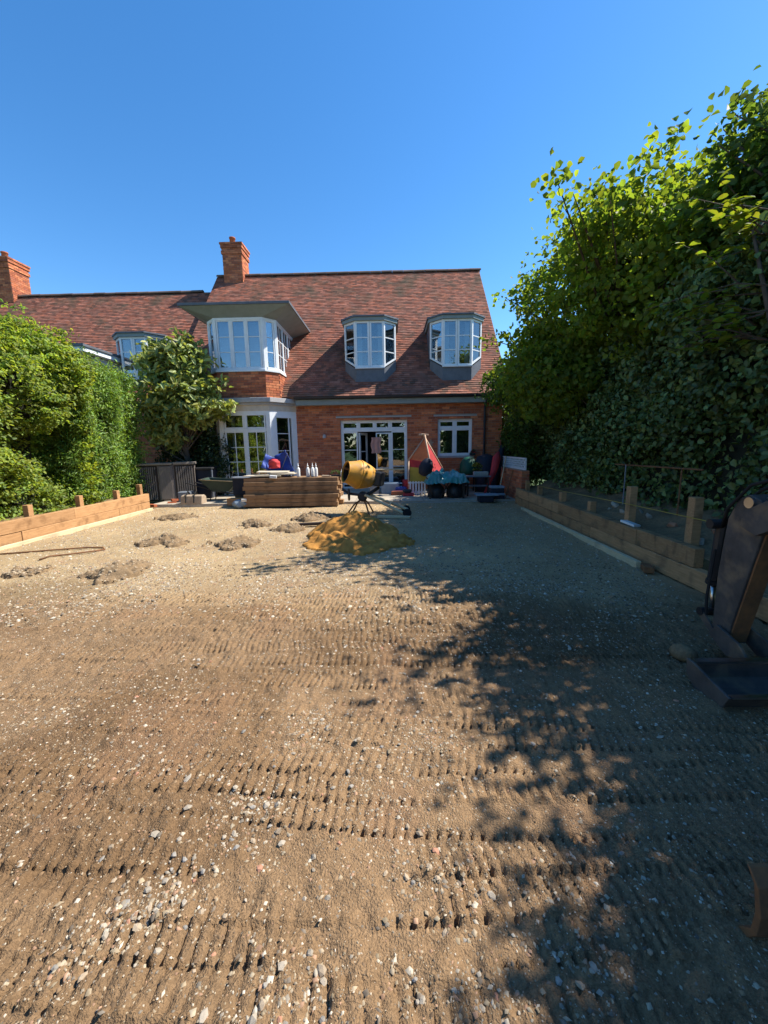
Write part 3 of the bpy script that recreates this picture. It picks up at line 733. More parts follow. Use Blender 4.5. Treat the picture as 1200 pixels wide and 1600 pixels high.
rf.mesh8([p3(0, 0, -.09), p3(W2, 0, -.09), p3(W2, L2-.01, -.09), p3(0, L2-.01, -.09), p3(0, 0, .01), p3(W2, 0, .01), p3(W2, L2-.01, .01), p3(0, L2-.01, .01)])
nroof = part('roof', rf, 'ridge', nb)
tm = MB(); tiles(tm, E2, U_, Sv, Nv, 0, W2, L2); part('roof_tiles', tm, 'tile', nroof, kind='stuff', fix=False)
for i in range(int(W2/.45)-1):
    piece('ridge_tile', ridme, 'ridge', nroof, (-17.7+i*.45, 17.4, 7.82+random.uniform(-.006, .006)), (random.uniform(-.03, .03), random.uniform(-.012, .012), 0))
stack_chimney(nb, -16.05, -15.25, 17.1, 18.0, 7.4, 9.25)
dormer(nb, -8.4, 13.6, 3.83, .86, 1.33, eave=13.08)
# neighbour's bay with a flat roof
nbp = [(-11.2, 14.2), (-11.2, 12.9), (-10.8, 12.4), (-9.6, 12.4), (-9.2, 12.9), (-9.2, 14.2)]
nbay = part('bay', MB().prism([(x*.995-.05, y_+.06) for x, y_ in nbp], 2, 0, 4.4), 'white', nb)
part('bay_roof', MB().prism([(-11.6, 14.5), (-11.6, 12.1), (-8.95, 12.1), (-8.95, 14.5)], 2, 4.55, 4.62), 'lead', nb)
part('fascia', MB().prism([(-11.55, 14.5), (-11.55, 12.14), (-8.99, 12.14), (-8.99, 14.5)], 2, 4.42, 4.548), 'white', nb)
for a, b in zip(nbp[1:], nbp[2:5]):
    A, U, N, ln = edge_frame(a, b); nn = 2 if ln > 1 else 1; q = (ln-.1)/nn
    window(nb, 'window', A+Vector((0, 0, 3.1))+N*.0, U, N, ln, 1.3, [(.05+i*q, .05+i*q+q-.03, .05, 1.25, 3, 1) for i in range(nn)], room=0)

# ------------------------------------------------------------------ vegetation
def nrm(a): return a/np.maximum(np.linalg.norm(a, axis=-1, keepdims=True), 1e-9)
def leaf_mesh(name, P, D, size, cols, aspect=.55, spread=.9, fold=.25, org=(0, 0, 0)):
    """one folded four-point leaf at each P, its face leaning towards D"""
    n = len(P); N = nrm(nrm(D)+spread*rng.normal(size=(n, 3)))
    A = nrm(np.cross(N, rng.normal(size=(n, 3)))); A[:, 2] -= .25; A = nrm(A); B = nrm(np.cross(N, A)); N = np.cross(A, B)
    L = size[:, None]; W = L*aspect
    b = P-A*L*.5; t = P+A*L*.5-N*L*.10
    q1 = P-A*L*.20+N*W*fold*.8; q2 = P+A*L*.18+N*W*fold*.7
    V = np.stack([b, q1-B*W*.46, q2-B*W*.42, t, q2+B*W*.42, q1+B*W*.46], 1).reshape(-1, 3)-np.array(org)
    k = np.arange(n)[:, None]*6
    F = np.concatenate([k+np.array([[0, 1, 2, 3]]), k+np.array([[0, 3, 4, 5]])], 1).reshape(-1, 4)
    return np_mesh(name, V, F, np.repeat(cols, 6, 0))
def leaf_cols(n, base, var=.3, hue=.2):
    c = np.array(base)[None]*(1+var*(rng.random((n, 1))*2-1)); g = hue*(rng.random((n, 1))*2-1)
    return np.clip(c*np.concatenate([1+g, 1+g*.2, 1-g*.5], 1), 0, 1)
def ell_clusters(ells, K):
    """cluster centres spread over the outer part of a set of ellipsoids"""
    w = np.array([(e[3]*e[4]*e[5])**(2/3) for e in ells]); w = w/w.sum(); C, O = [], []
    for e, k in zip(ells, rng.multinomial(K, w)):
        d = nrm(rng.normal(size=(k, 3))); r = (.30+.70*rng.random((k, 1)))**.5*(.86+.22*rng.random((k, 1)))
        C.append(np.array(e[:3])+d*r*np.array(e[3:6])); O.append(d)
    return np.concatenate(C), np.concatenate(O)
def spray(C, O, m, sig, flat=.5):
    n = len(C); P = np.repeat(C, m, 0)+rng.normal(size=(n*m, 3)).clip(-1.5, 1.5)*np.repeat(sig if np.ndim(sig) else np.full(n, sig), m)[:, None]*np.array([1, 1, flat])
    return P, np.repeat(O, m, 0)
def limbs(base, tips, r0, seed, mid=.5):
    mb = MB(); r = random.Random(seed); base = Vector(base)
    for t in tips:
        t = Vector(t); m1 = base.lerp(t, mid)+Vector((r.uniform(-.2, .2), r.uniform(-.2, .2), r.uniform(0, .3)))
        mb.tube([base, base.lerp(m1, .5), m1, m1.lerp(t, .6), t], [r0, r0*.8, r0*.55, r0*.3, r0*.08], 6)
    return mb
def trunk(base, top, r0, r1, seed):
    r = random.Random(seed); b, t = Vector(base), Vector(top); pts = [b]
    for k in (.2, .45, .7): pts.append(b.lerp(t, k)+Vector((r.uniform(-.07, .07), r.uniform(-.07, .07), 0)))
    pts.append(t); return MB().tube(pts, [r0*1.3, r0, r0*.9+r1*.1, (r0+r1)/2, r1], 9)

def make_tree(name, base, ells, K, m, size, sig, base_col, label, seed, aspect=.6, mt='leaf', spread=.8, group=None, flat=.6, extra=None, updir=.5, r0=.13, top=None):
    t = thing(name, base, label, 'tree', group)
    C, O = ell_clusters(ells, K)
    if extra is not None:
        ex_ = np.array(extra); ct = np.array(ells[0][:3]); e3 = np.concatenate([ex_, ex_*.82+ct*.18, ex_*.66+ct*.34])+rng.normal(size=(3*len(ex_), 3))*.05
        C = np.concatenate([C, e3]); O = np.concatenate([O, np.tile([[-.3, 0, 1.]], (len(e3), 1))])
    P, D = spray(C, O, m, sig*(.6+.8*rng.random(len(C))), flat)
    D = D*.7+np.array([0, 0, updir]); n = len(P)
    cl = np.repeat(.75+.5*rng.random((len(C), 1)), m, 0)
    me = leaf_mesh('crown', P, D, size*(.65+.7*rng.random(n)), leaf_cols(n, base_col)*cl, aspect, spread, org=base)
    o = link('crown', me, mt, t); ORG[o.name] = Vector(base)
    top = top or ells[0][:3]
    tr = part('trunk', trunk(base, top, r0, r0*.5, seed), 'bark', t, smooth=True)
    sel = C[rng.choice(len(C), min(46, len(C)), False)]
    if extra is not None: sel = np.concatenate([sel, np.array(extra)])
    mbk = MB(); r = random.Random(seed); bV = Vector(base); tV = Vector(top)
    for q in sel:
        f = min(.95, max(.25, (q[2]-base[2])/(max(tV.z-bV.z, .5))*.6)); s = bV.lerp(tV, f); q = Vector(q)
        m1 = s.lerp(q, .5)+Vector((r.uniform(-.15, .15), r.uniform(-.15, .15), r.uniform(0, .2)))
        mbk.tube([s, m1, q], [r0*.3, r0*.16, .006], 5, cap=False)
    part('branches', mbk, 'bark', tr, fix=False)
    return t

def make_hedge(name, label, x0, x1, y0, y1, zf, K, m, size, sig, col, face, flat, aspect, mt, cat='hedge', spread=.7, up=1., coreinset=.3, zb=.1, seed=1, rag=.18, bumps=.35):
    """a hedge: leaf sprays over its face, top and ends, a solid dark core inside to block light; zf(y) gives the height"""
    base = ((x0+x1)/2, (y0+y1)/2, 0)
    t = thing(name, base, label, cat)
    xf = x1 if face > 0 else x0; xbk = x0 if face > 0 else x1
    C, O = [], []
    ln = y1-y0
    hm = float(np.mean([zf(y0), zf(y1)])); wd = x1-x0
    areas = np.array([ln*hm, ln*wd, wd*hm, wd*hm, ln*hm*.35]); ks = (K*areas/areas.sum()).astype(int)
    yy = rng.uniform(y0, y1, ks[0]); zz = zb+(zf(yy)-zb)*rng.random(ks[0])**.92
    b = bumps*(vn(yy, zz, .55, seed)-.5)+bumps*.9*(vn(yy, zz, 1.3, seed+1)-.5)
    b = np.where(zz < 1.3, np.minimum(b, .02)-.12*sstep(1.3, .4, zz), b)
    C.append(np.stack([xf+face*(b-.10*rng.random(ks[0])**2*1.5), yy, zz], -1)); O.append(np.tile([[face*1., 0, .2]], (ks[0], 1)))
    yy = rng.uniform(y0, y1, ks[1]); xx = rng.uniform(x0, x1, ks[1]); zz = zf(yy)+rag*2.2*(vn(xx*1., yy, .5, seed+2)-.45)+rag*rng.normal(size=ks[1])*.5
    C.append(np.stack([xx, yy, zz], -1)); O.append(np.tile([[0, 0, 1.]], (ks[1], 1)))
    for q, ye, s in ((2, y0, -1), (3, y1, 1)):
        xx = rng.uniform(x0, x1, ks[q]); zz = zb+(zf(np.full(ks[q], ye))-zb)*rng.random(ks[q])
        C.append(np.stack([xx, ye+s*.3*(vn(xx, zz, .6, seed+3)-.5), zz], -1)); O.append(np.tile([[0, s*1., .2]], (ks[q], 1)))
    yy = rng.uniform(y0, y1, ks[4]); C.append(np.stack([np.full(ks[4], xbk), yy, zb+(zf(yy)-zb)*rng.random(ks[4])], -1)); O.append(np.tile([[-face*1., 0, .2]], (ks[4], 1)))
    C = np.concatenate(C); O = np.concatenate(O)
    P, D = spray(C, O, m, sig*(.6+.8*rng.random(len(C))), flat)
    D = D*.8+np.array([0, 0, up]); n = len(P); tn = .28*(rng.random((len(C), 1))-.4); cl = np.repeat((.5+.95*rng.random((len(C), 1)))*np.concatenate([1+tn, 1+tn*.2, 1-tn], 1), m, 0)
    me = leaf_mesh('foliage', P, D, size*(.6+.8*rng.random(n)), leaf_cols(n, col)*cl, aspect, spread, org=base)
    o = link('foliage', me, mt, t); ORG[o.name] = Vector(base)
    # solid core added to block light, coloured as the dark between leaves
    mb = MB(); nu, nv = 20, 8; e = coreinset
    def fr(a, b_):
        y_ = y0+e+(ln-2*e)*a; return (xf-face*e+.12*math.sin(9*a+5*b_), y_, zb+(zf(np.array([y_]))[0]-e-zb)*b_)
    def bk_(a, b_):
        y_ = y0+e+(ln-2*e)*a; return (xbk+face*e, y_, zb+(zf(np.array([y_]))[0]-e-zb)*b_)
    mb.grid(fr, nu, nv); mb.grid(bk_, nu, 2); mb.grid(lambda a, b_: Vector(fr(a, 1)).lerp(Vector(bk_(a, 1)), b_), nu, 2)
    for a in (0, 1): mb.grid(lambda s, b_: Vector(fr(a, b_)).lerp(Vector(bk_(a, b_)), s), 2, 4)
    part('stems_or_core', mb, 'core', t, fix=False)
    return t

LZ = lambda y: np.interp(y, [2, 5, 7.3, 8.0, 8.7, 10.2, 11.3], [3.7, 3.7, 3.62, 3.7, 3.55, 3.3, 3.0])
make_hedge('hedge', 'tall sunlit broadleaf hedge behind the pale sleeper wall on the left', -8.4, -6.75, 3.4, 8.9, LZ, 4000, 27, .068, .105, (.185, .25, .045), 1, .32, .55, 'leaf', seed=11, up=1.3, spread=.55, bumps=1.15, coreinset=.65, rag=.22)
make_hedge('hedge', 'bright green feathery conifer hedge next to the brown storage shed', -8.2, -6.85, 8.7, 10.95, LZ, 2200, 32, .08, .09, (.155, .255, .045), 1, .9, .28, 'leafd', seed=31, up=.6, spread=.8, bumps=.4, coreinset=.4, rag=.2)
RZ = lambda y: np.interp(y, [-3, 1, 3.0, 6, 9, 12.2, 16], [4.75, 4.75, 4.3, 3.2, 3.0, 2.8, 4.0])
make_hedge('hedge', 'dark shaded ivy hedge behind the low posts on the right', 4.02, 5.6, -2.5, 15.5, RZ, 6600, 20, .078, .13, (.10, .155, .05), -1, .8, .75, 'leafg', seed=51, up=.3, spread=.75, bumps=.6, coreinset=.34, zb=.45, rag=.22)
# trees on the right: crowns as several lobes each
make_tree('maple_tree', (4.9, 8.3, .3), [(4.35, 9.0, 4.2, 1.7, 1.7, 1.75), (4.3, 6.9, 4.3, 1.35, 1.5, 1.5), (3.9, 9.9, 3.2, 1.35, 1.3, 1.0), (5.5, 8.2, 4.9, 1.6, 2.0, 1.35), (3.55, 9.2, 2.7, .75, 1.6, .8)],
          1150, 40, .088, .19, (.140, .195, .028), 'yellow green maple tree leaning over the garden beside the house gable', 3, aspect=.9, spread=.9, r0=.14, mt='leafm', top=(4.7, 8.4, 4.3),
          extra=[(3.0, 6.3, 5.0), (2.2, 5.8, 4.85), (2.5, 6.0, 4.8), (3.3, 6.8, 5.35), (3.0, 7.6, 5.5), (2.5, 9.2, 4.6), (2.35, 9.8, 3.9), (3.6, 7.7, 5.7), (2.9, 5.8, 4.6)])
make_tree('lime_tree', (5.6, 4.9, .3), [(5.8, 5.1, 4.2, 1.3, 1.4, 1.2), (6.8, 5.7, 5.6, 1.3, 1.2, 1.2), (4.9, 5.6, 4.4, .8, .7, .9), (5.9, 2.9, 3.9, 1.2, 1.0, .9)],
          760, 36, .09, .19, (.085, .135, .025), 'tall dark green lime tree rising above the hedge at the top right corner', 4, aspect=.8, spread=.9, r0=.16, top=(5.6, 4.7, 5.0),
          extra=[(4.2, 5.6, 5.4), (4.0, 5.5, 5.0), (4.4, 5.5, 5.4), (4.1, 5.8, 4.7), (4.0, 3.5, 5.0), (4.2, 3.6, 5.1), (4.4, 3.7, 5.0), (4.5, 5.7, 5.6), (4.9, 6.0, 5.8), (4.4, 6.0, 5.5), (5.2, 6.2, 5.9), (4.7, 5.6, 5.3), (4.9, 5.7, 5.5), (5.1, 5.7, 5.4)])
make_tree('hazel_tree', (5.0, .6, .3), [(5.3, .7, 3.5, 1.1, 1.4, .8), (5.2, -1.6, 3.7, 1.2, 1.4, .9)], 380, 26, .115, .2, (.045, .08, .018), 'leafy hazel tree beyond the right hedge near the digger', 6, aspect=.85, r0=.1)
make_tree('elder_tree', (3.9, 11.6, .05), [(3.95, 11.7, 1.7, .6, 1.1, 1.3), (3.3, 11.3, 3.1, .75, .8, .7)], 330, 26, .09, .15, (.06, .11, .02), 'small shaded elder tree growing against the right end of the brick house', 7, aspect=.6, r0=.06, group=None)
# near branch with big sunlit leaves: each leaf an object
mt_ = thing('hazel_tree', (4.5, 4.4, .4), 'young hazel tree with big bright backlit leaves in front of the dark hedge', 'tree')
tk = part('trunk', MB().tube([(4.5, 4.4, .4), (4.3, 4.4, 1.6), (4.0, 4.45, 2.6), (3.7, 4.5, 3.6)], [.05, .04, .03, .012], 7), 'bark', mt_, smooth=True)
P_, D_ = [], []
tw = MB()
for k in range(24):
    s = Vector((3.85+random.uniform(-.15, .15), 4.45+random.uniform(-.15, .2), random.uniform(2.5, 3.7)))
    e_ = s+Vector((random.uniform(-.75, -.1), random.uniform(-.55, .75), random.uniform(-.15, .45)))
    tw.tube([s, s.lerp(e_, .5)+Vector((0, 0, .06)), e_], [.01, .007, .003], 4, cap=False)
    for q in range(12):
        p_ = s.lerp(e_, random.uniform(.3, 1.08)); P_.append(p_+Vector((random.gauss(0, .05), random.gauss(0, .05), random.gauss(0, .03)))); D_.append((random.gauss(-.2, .4), random.gauss(-.1, .4), 1))
part('branches', tw, 'bark', tk, fix=False)
def big_leaf(seed, L=1., W=.75):
    mbl = MB(); r = random.Random(seed); out = [(0, -.5), (.30, -.36), (.42, -.05), (.30, .28), (0, .55)]
    mids = [(0, y_, -.05*(abs(y_)*2)**2) for y_ in (-.5, -.36, -.05, .28, .55)]
    for s in (1, -1):
        for i in range(4):
            a, b = out[i], out[i+1]; za, zb_ = .10*abs(a[0])*2-.1*a[1]**2, .10*abs(b[0])*2-.1*b[1]**2
            mbl.face([mids[i], (a[0]*s*W, a[1], za), (b[0]*s*W, b[1], zb_), mids[i+1]] if i not in (0,) else [mids[0], (b[0]*s*W, b[1], zb_), mids[1]], (.15*r.uniform(.8, 1.2), .21*r.uniform(.85, 1.15), .025))
    return mesh_of('leaf', mbl)
BL = [big_leaf(k) for k in range(5)]
for me in BL: me.materials.append(M['leaf'])
for p_, d_ in zip(P_, D_):
    q = Vector(d_).to_track_quat('Z', 'Y'); q = q @ Euler((0, 0, random.uniform(0, 6.28))).to_quaternion(); s = random.uniform(.085, .135)
    o = link('leaf', random.choice(BL), None, mt_); o.location = Vector(p_)-ORG[mt_.name]; o.rotation_euler = q.to_euler(); o.scale = (s, s, s)
# magnolia between conifer hedge and bay, and the dark bush below it
make_tree('magnolia_tree', (-6.1, 12.0, 0), [(-6.25, 11.75, 3.0, .95, .7, 1.0), (-5.45, 11.7, 2.65, .8, .55, .62), (-6.5, 11.9, 3.9, .7, .6, .65), (-5.85, 11.9, 3.9, .5, .5, .65), (-6.6, 11.8, 2.1, .7, .6, .6)],
          300, 22, .19, .15, (.25, .29, .085), 'sunlit magnolia tree with large pale leaves in front of the left side of the bay', 8, aspect=.42, spread=.8, r0=.09, mt='leafd', top=(-6.1, 11.9, 3.2),
          extra=[(-6.0, 11.8, 4.75), (-5.7, 11.8, 4.6), (-6.5, 11.8, 4.5), (-5.0, 11.6, 3.35), (-4.75, 11.6, 3.3), (-5.2, 11.6, 2.9), (-5.35, 11.8, 4.1)])
bs = thing('bush', (-5.9, 12.2, 0), 'dark evergreen bush in the shade under the magnolia', 'bush')
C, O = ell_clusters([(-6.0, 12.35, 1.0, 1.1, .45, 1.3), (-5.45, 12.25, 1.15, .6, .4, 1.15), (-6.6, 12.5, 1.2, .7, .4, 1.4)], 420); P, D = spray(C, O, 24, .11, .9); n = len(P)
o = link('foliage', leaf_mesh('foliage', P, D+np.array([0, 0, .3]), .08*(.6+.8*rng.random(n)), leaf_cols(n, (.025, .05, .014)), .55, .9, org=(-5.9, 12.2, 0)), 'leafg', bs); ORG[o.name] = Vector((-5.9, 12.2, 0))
part('stems_or_core', limbs((-5.9, 12.25, 0), [(-6.3, 12.2, 1.6), (-5.7, 12.3, 1.9), (-5.4, 12.2, 1.5), (-6.1, 12.2, 2.0)], .03, 3), 'bark', bs)
# far garden behind the camera, seen only in the window glass
C, O = ell_clusters([(x_, -16+random.uniform(-1, 1), 2.2+random.uniform(0, 1), 2.6, 1.5, 3.4+random.uniform(-.8, 1.2)) for x_ in range(-16, 18, 3)], 1100); P, D = spray(C, O, 14, .35, .8); n = len(P)
props(link('treeline', leaf_mesh('treeline', P, D, .35*(.6+.8*rng.random(n)), leaf_cols(n, (.05, .085, .02)), .7, .9), 'leaf'), 'distant green treeline closing the garden opposite the house', 'treeline', kind='stuff')

# ------------------------------------------------------------------ sleeper walls
sl_m = MB().box(-1.2, 1.2, -.05, .05, -.1, .1); slme = mesh_of('sleeper', sl_m)
def sleeper(parent, x, yc, zc, ln=2.4, m='wood'):
    o = piece('sleeper', slme, m, parent, (x+random.uniform(-.006, .006), yc, zc), (random.uniform(-.008, .008), random.uniform(-.004, .004), R(90)), ((ln-.008)/2.4, 1, 1)); bev(o, .008); return o
def post(parent, x, y_, z1, s=.1, m='wood', z0=-.1):
    pm = MB().box(x-s/2, x+s/2, y_-s/2, y_+s/2, z0, z1); o = part('post', pm, m, parent, .006); return o
lw_ = thing('sleeper_wall', (-6.2, 7, 0), 'pale new timber sleeper retaining wall in the sun below the left hedge', 'retaining wall')
sl_left = slme.copy(); sl_left.name = 'sleeper_sunny'
def sleepers_on(parent, x, segs, z, me, m):
    for (a, b) in segs:
        o = piece('sleeper', me, m, parent, (x+random.uniform(-.006, .006), (a+b)/2, z), (random.uniform(-.008, .008), random.uniform(-.004, .004), R(90)), ((b-a-.006)/2.4, 1, 1)); bev(o, .007)
me_l, me_r = mesh_of('sleeper', sl_m), mesh_of('sleeper', sl_m)
sleepers_on(lw_, -6.2, [(8.75, 9.9), (6.35, 8.75), (3.95, 6.35), (2.0, 3.95)], .105, me_l, 'wood')
sleepers_on(lw_, -6.2, [(7.5, 9.92), (5.1, 7.5), (2.7, 5.1)], .31, me_l, 'wood')
for (y_, z) in ((6.7, .60), (7.85, .62), (8.95, .60), (9.8, .66)): post(lw_, -6.31, y_, z)
solo('timber_batten', MB().box(-6.115, -6.045, 4.2, 9.84, -.03, .055), 'pale', (-6.08, 7, 0), 'long pale shuttering batten along the foot of the left sleeper wall', 'batten', bevel=.004)
fm = MB(); fm.grid(lambda a, b: (-6.15+.04*b, 4+4.2*a, .03+.012*math.sin(a*17)+.01*math.sin(a*41)), 40, 2)
props(link('concrete_footing', mesh_of('concrete_footing', fm), 'concrete'), kind='structure')
rw = thing('sleeper_wall', (3.2, 6.5, 0), 'brown shaded timber sleeper retaining wall below the dark hedge on the right', 'retaining wall')
sleepers_on(rw, 3.16, [(8.55, 9.95), (6.15, 8.55), (3.75, 6.15), (2.35, 3.75)], .095, me_r, 'woodr')
sleepers_on(rw, 3.17, [(7.4, 9.95), (5.0, 7.4), (4.02, 5.0)], .30, me_r, 'woodr')
for (y_, z, s) in ((9.6, .62, .09), (8.8, .58, .09), (7.62, .57, .1), (6.5, .55, .1), (5.45, .90, .1), (4.3, .90, .1)): post(rw, 3.29, y_, z, s, 'woodr')
solo('timber_batten', MB().box(2.97, 3.035, 4.72, 9.05, -.03, .06), 'pale', (3, 7, 0), 'long pale shuttering batten along the foot of the right sleeper wall', 'batten', bevel=.004)
# bank of earth behind the right wall, raised bed behind the left
def bank_h(x, yy, xa, xb): t_ = np.clip((x-xa)/(xb-xa), 0, 1); return .33+.28*t_+.09*(vn(x, yy, .4, 81)-.5)+.06*(vn(x, yy, .12, 82)-.5)
def sheet(name, x0, x1, y0, y1, fn, step, m, kind='structure'):
    a = np.arange(x0, x1+step, step); b = np.arange(y0, y1+step, step); X_, Y_ = np.meshgrid(a, b); Z_ = fn(X_, Y_)
    i_ = np.arange(X_.size).reshape(X_.shape); F_ = np.stack([i_[:-1, :-1], i_[:-1, 1:], i_[1:, 1:], i_[1:, :-1]], -1).reshape(-1, 4)
    o = link(name, np_mesh(name, np.stack([X_.ravel(), Y_.ravel(), Z_.ravel()], -1), F_, None, True), m); props(o, kind=kind); return o
sheet('earth_bank', 3.21, 5.8, 2.3, 10.2, lambda x, q: bank_h(x, q, 3.2, 4.4)-.22*sstep(4.0, 3.2, q), .05, 'mound')
sheet('earth_bank', -8.6, -6.26, 2.0, 9.9, lambda x, q: .32+.06*(vn(x, q, .4, 83)-.5), .08, 'mound')
_r = random.Random(9)
for k in range(14):
    s = _r.uniform(.03, .07); x_, y_ = _r.uniform(3.35, 3.75), _r.uniform(4.2, 6.6)
    piece('stone', _r.choice(ROCKS), None, ground, (x_, y_, float(bank_h(np.array([x_]), np.array([y_]), 3.2, 4.4)[0])+s*.2), (_r.random(), _r.random(), _r.random()*6), (s, s, s))
# string line and hedge frame
solo('string_line', MB().tube([(3.25, 9.6, .56), (3.24, 7.6, .60), (3.235, 5.45, .66), (3.235, 4.3, .68), (3.235, 3.4, .69)], .004, 5), 'yellowf', (3.24, 6, .5), 'thin yellow builders string stretched between the tall right posts', 'string')
fr_ = thing('wire_hoop', (3.85, 6.0, .4), 'rusty metal hoop frame standing in front of the dark hedge', 'frame')
part('upright', MB().tube([(3.82, 6.55, .4), (3.82, 6.55, 1.14)], .011, 6), 'grey', fr_); part('upright', MB().tube([(3.86, 5.35, .4), (3.86, 5.35, 1.13)], .011, 6), 'rust', fr_)
part('rail', MB().tube([(3.815, 6.85, 1.13), (3.87, 5.0, 1.14)], .012, 6), 'rust', fr_)
solo('plastic_offcut', MB().rbox((3.2, 5.28, .42), (.12, .22, .03), (.15, .1, .3)), 'bottle', (3.2, 5.28, .4), 'small white plastic offcut lying on the top sleeper of the right wall', 'offcut', bevel=.006)
solo('brick', MB().rbox((3.0, 4.55, .03), (.215, .1, .065), (0, .05, 1.2)), 'rust', (3.0, 4.55, 0), 'loose red brick half buried at the foot of the shaded right wall', 'brick', bevel=.004)

# ------------------------------------------------------------------ sand heap and soil mounds
HEAPS = []
def heap(name, cx, cy, rad, fn, step, m, label, cat, group=None):
    n_ = int(2*rad/step); a = np.linspace(-rad, rad, n_+1); X_, Y_ = np.meshgrid(a, a); Z_ = fn(X_+cx, Y_+cy)
    i_ = np.arange(X_.size).reshape(X_.shape); F_ = np.stack([i_[:-1, :-1], i_[:-1, 1:], i_[1:, 1:], i_[1:, :-1]], -1).reshape(-1, 4)
    keep = (Z_.ravel()[F_] > -.05).any(1); F_ = F_[keep]; used = np.unique(F_); remap = np.full(X_.size, -1); remap[used] = np.arange(len(used))
    o = link(name, np_mesh(name, np.stack([X_.ravel(), Y_.ravel(), Z_.ravel()], -1)[used], remap[F_], None, True), m, None, (cx, cy, 0)); ORG[o.name] = Vector((cx, cy, 0)); HEAPS.append(o)
    return props(o, label, cat, group)
def sand_fn(x, q):
    def cone(cx, cy, hh, r, el=1., an=0):
        dx, dy = x-cx, q-cy; u = dx*math.cos(an)+dy*math.sin(an); v = -dx*math.sin(an)+dy*math.cos(an)
        d = np.sqrt(u*u+(v*el)**2)/r; return hh*(1-np.minimum(d, 1.25)**1.0)-.02*np.exp(-(d/.15)**2)
    h = np.maximum.reduce([cone(-.66, 6.8, .44, .80), cone(-.9, 6.15, .19, .52, 1.2, .9), cone(-.08, 6.2, .17, .45, 1.2), cone(-.5, 5.95, .13, .5), cone(-1.12, 6.1, .09, .28)])
    h = h+(.10*(vn(x, q, .22, 91)-.5)+.085*(vn(x, q, .10, 92)-.5)+.04*(vn(x, q, .045, 93)-.5))*sstep(-.04, .06, h)
    ph = vn(x, q, .3, 94); h = h-.03*sstep(.62, .8, ph)*(h > .03)
    return np.where(h < .0, -.08, h+.005)
heap('sand_heap', -.55, 6.35, 1.25, sand_fn, .022, 'sand', 'ochre building sand tipped in a heap below the yellow mixer', 'sand pile')
def mound_fn(cx, cy, r, hh, sd):
    def f(x, q):
        d = np.sqrt((x-cx)**2+((q-cy)*1.15)**2)/(r*(.55+.8*vn(x, q, r*.6, sd)))
        h = .8*hh*(1-np.minimum(d, 1.3)**1.1)+(.06*(vn(x, q, .12, sd+1)-.5)+.06*(vn(x, q, .055, sd+2)-.5)+.03*(vn(x, q, .03, sd+3)-.5))*(d < 1.05)
        return np.where(h < 0, -.08, h+.01)
    return f
MOUNDS = [(-3.42, 4.72, .38, .13, 'brown soil mound nearest the camera on the sunny gravel'), (-3.72, 6.3, .36, .13, 'small brown soil mound midway along the left sleeper wall side'),
          (-2.5, 6.15, .42, .10, 'low wide soil mound in the middle of the gravel beside the sand heap'), (-1.95, 7.25, .30, .10, 'small soil mound between the dark strip and the grey gravel'),
          (-1.72, 8.35, .36, .15, 'peaked soil mound in front of the stacked sleepers and the mixer'), (-2.75, 7.7, .33, .13, 'rounded soil mound in front of the left half of the sleeper stack'),
          (-4.75, 8.6, .42, .12, 'dark soil mound in front of the brown shed'), (-4.6, 4.75, .22, .05, 'slight crumbly soil mound by the thin hose on the left')]
def mound_stones(cx, cy, r, fn):
    n = 420; a = rng.random(n)*6.28; d = r*rng.random(n)**.6; x = cx+d*np.cos(a); q = cy+d*np.sin(a); z = fn(x, q); k_ = z > .0
    s_ = .006+.016*rng.random(k_.sum())**2;
    me_ = gravel('clods', np.stack([x[k_]-cx, q[k_]-cy, z[k_]+s_*.15], -1), s_, np.array([(.27, .195, .125), (.34, .255, .165), (.19, .14, .09), (.44, .35, .24)]))
    o_ = link('clods', me_, 'stone', HEAPS[-1]); props(o_, kind='stuff')
for k, (a, b, r_, hh, lb) in enumerate(MOUNDS): heap('soil_mound', a, b, r_*1.4, mound_fn(a, b, r_, hh, 100+k*5), .022, 'mound', lb, 'soil mound', 'soil mounds on the gravel'); mound_stones(a, b, r_*1.1, mound_fn(a, b, r_, hh, 100+k*5))
solo('dark_strip', MB().rbox((-1.47, 7.5, .045), (.72, .09, .05), (0, -.02, .08)), 'darkbrown', (-1.47, 7.5, 0), 'short dark strip lying flat on the gravel left of the sand heap', 'dark_strip', bevel=.004)  # long thin dark bar on the gravel
hp = [(-5.9, 5.45, 0), (-5.2, 5.75, 0), (-4.75, 5.93, 0), (-4.5, 5.93, 0), (-4.4, 5.83, 0), (-4.45, 5.7, 0), (-4.7, 5.55, 0), (-4.88, 5.4, 0), (-4.9, 5.25, 0)]
solo('hose', MB().tube([(a, b, gh(a, b)+.02) for a, b, _ in hp], .011, 6), 'rust', (-4.9, 5.6, 0), 'thin brown hose looped on the gravel by the left wall', 'hose', smooth=True)

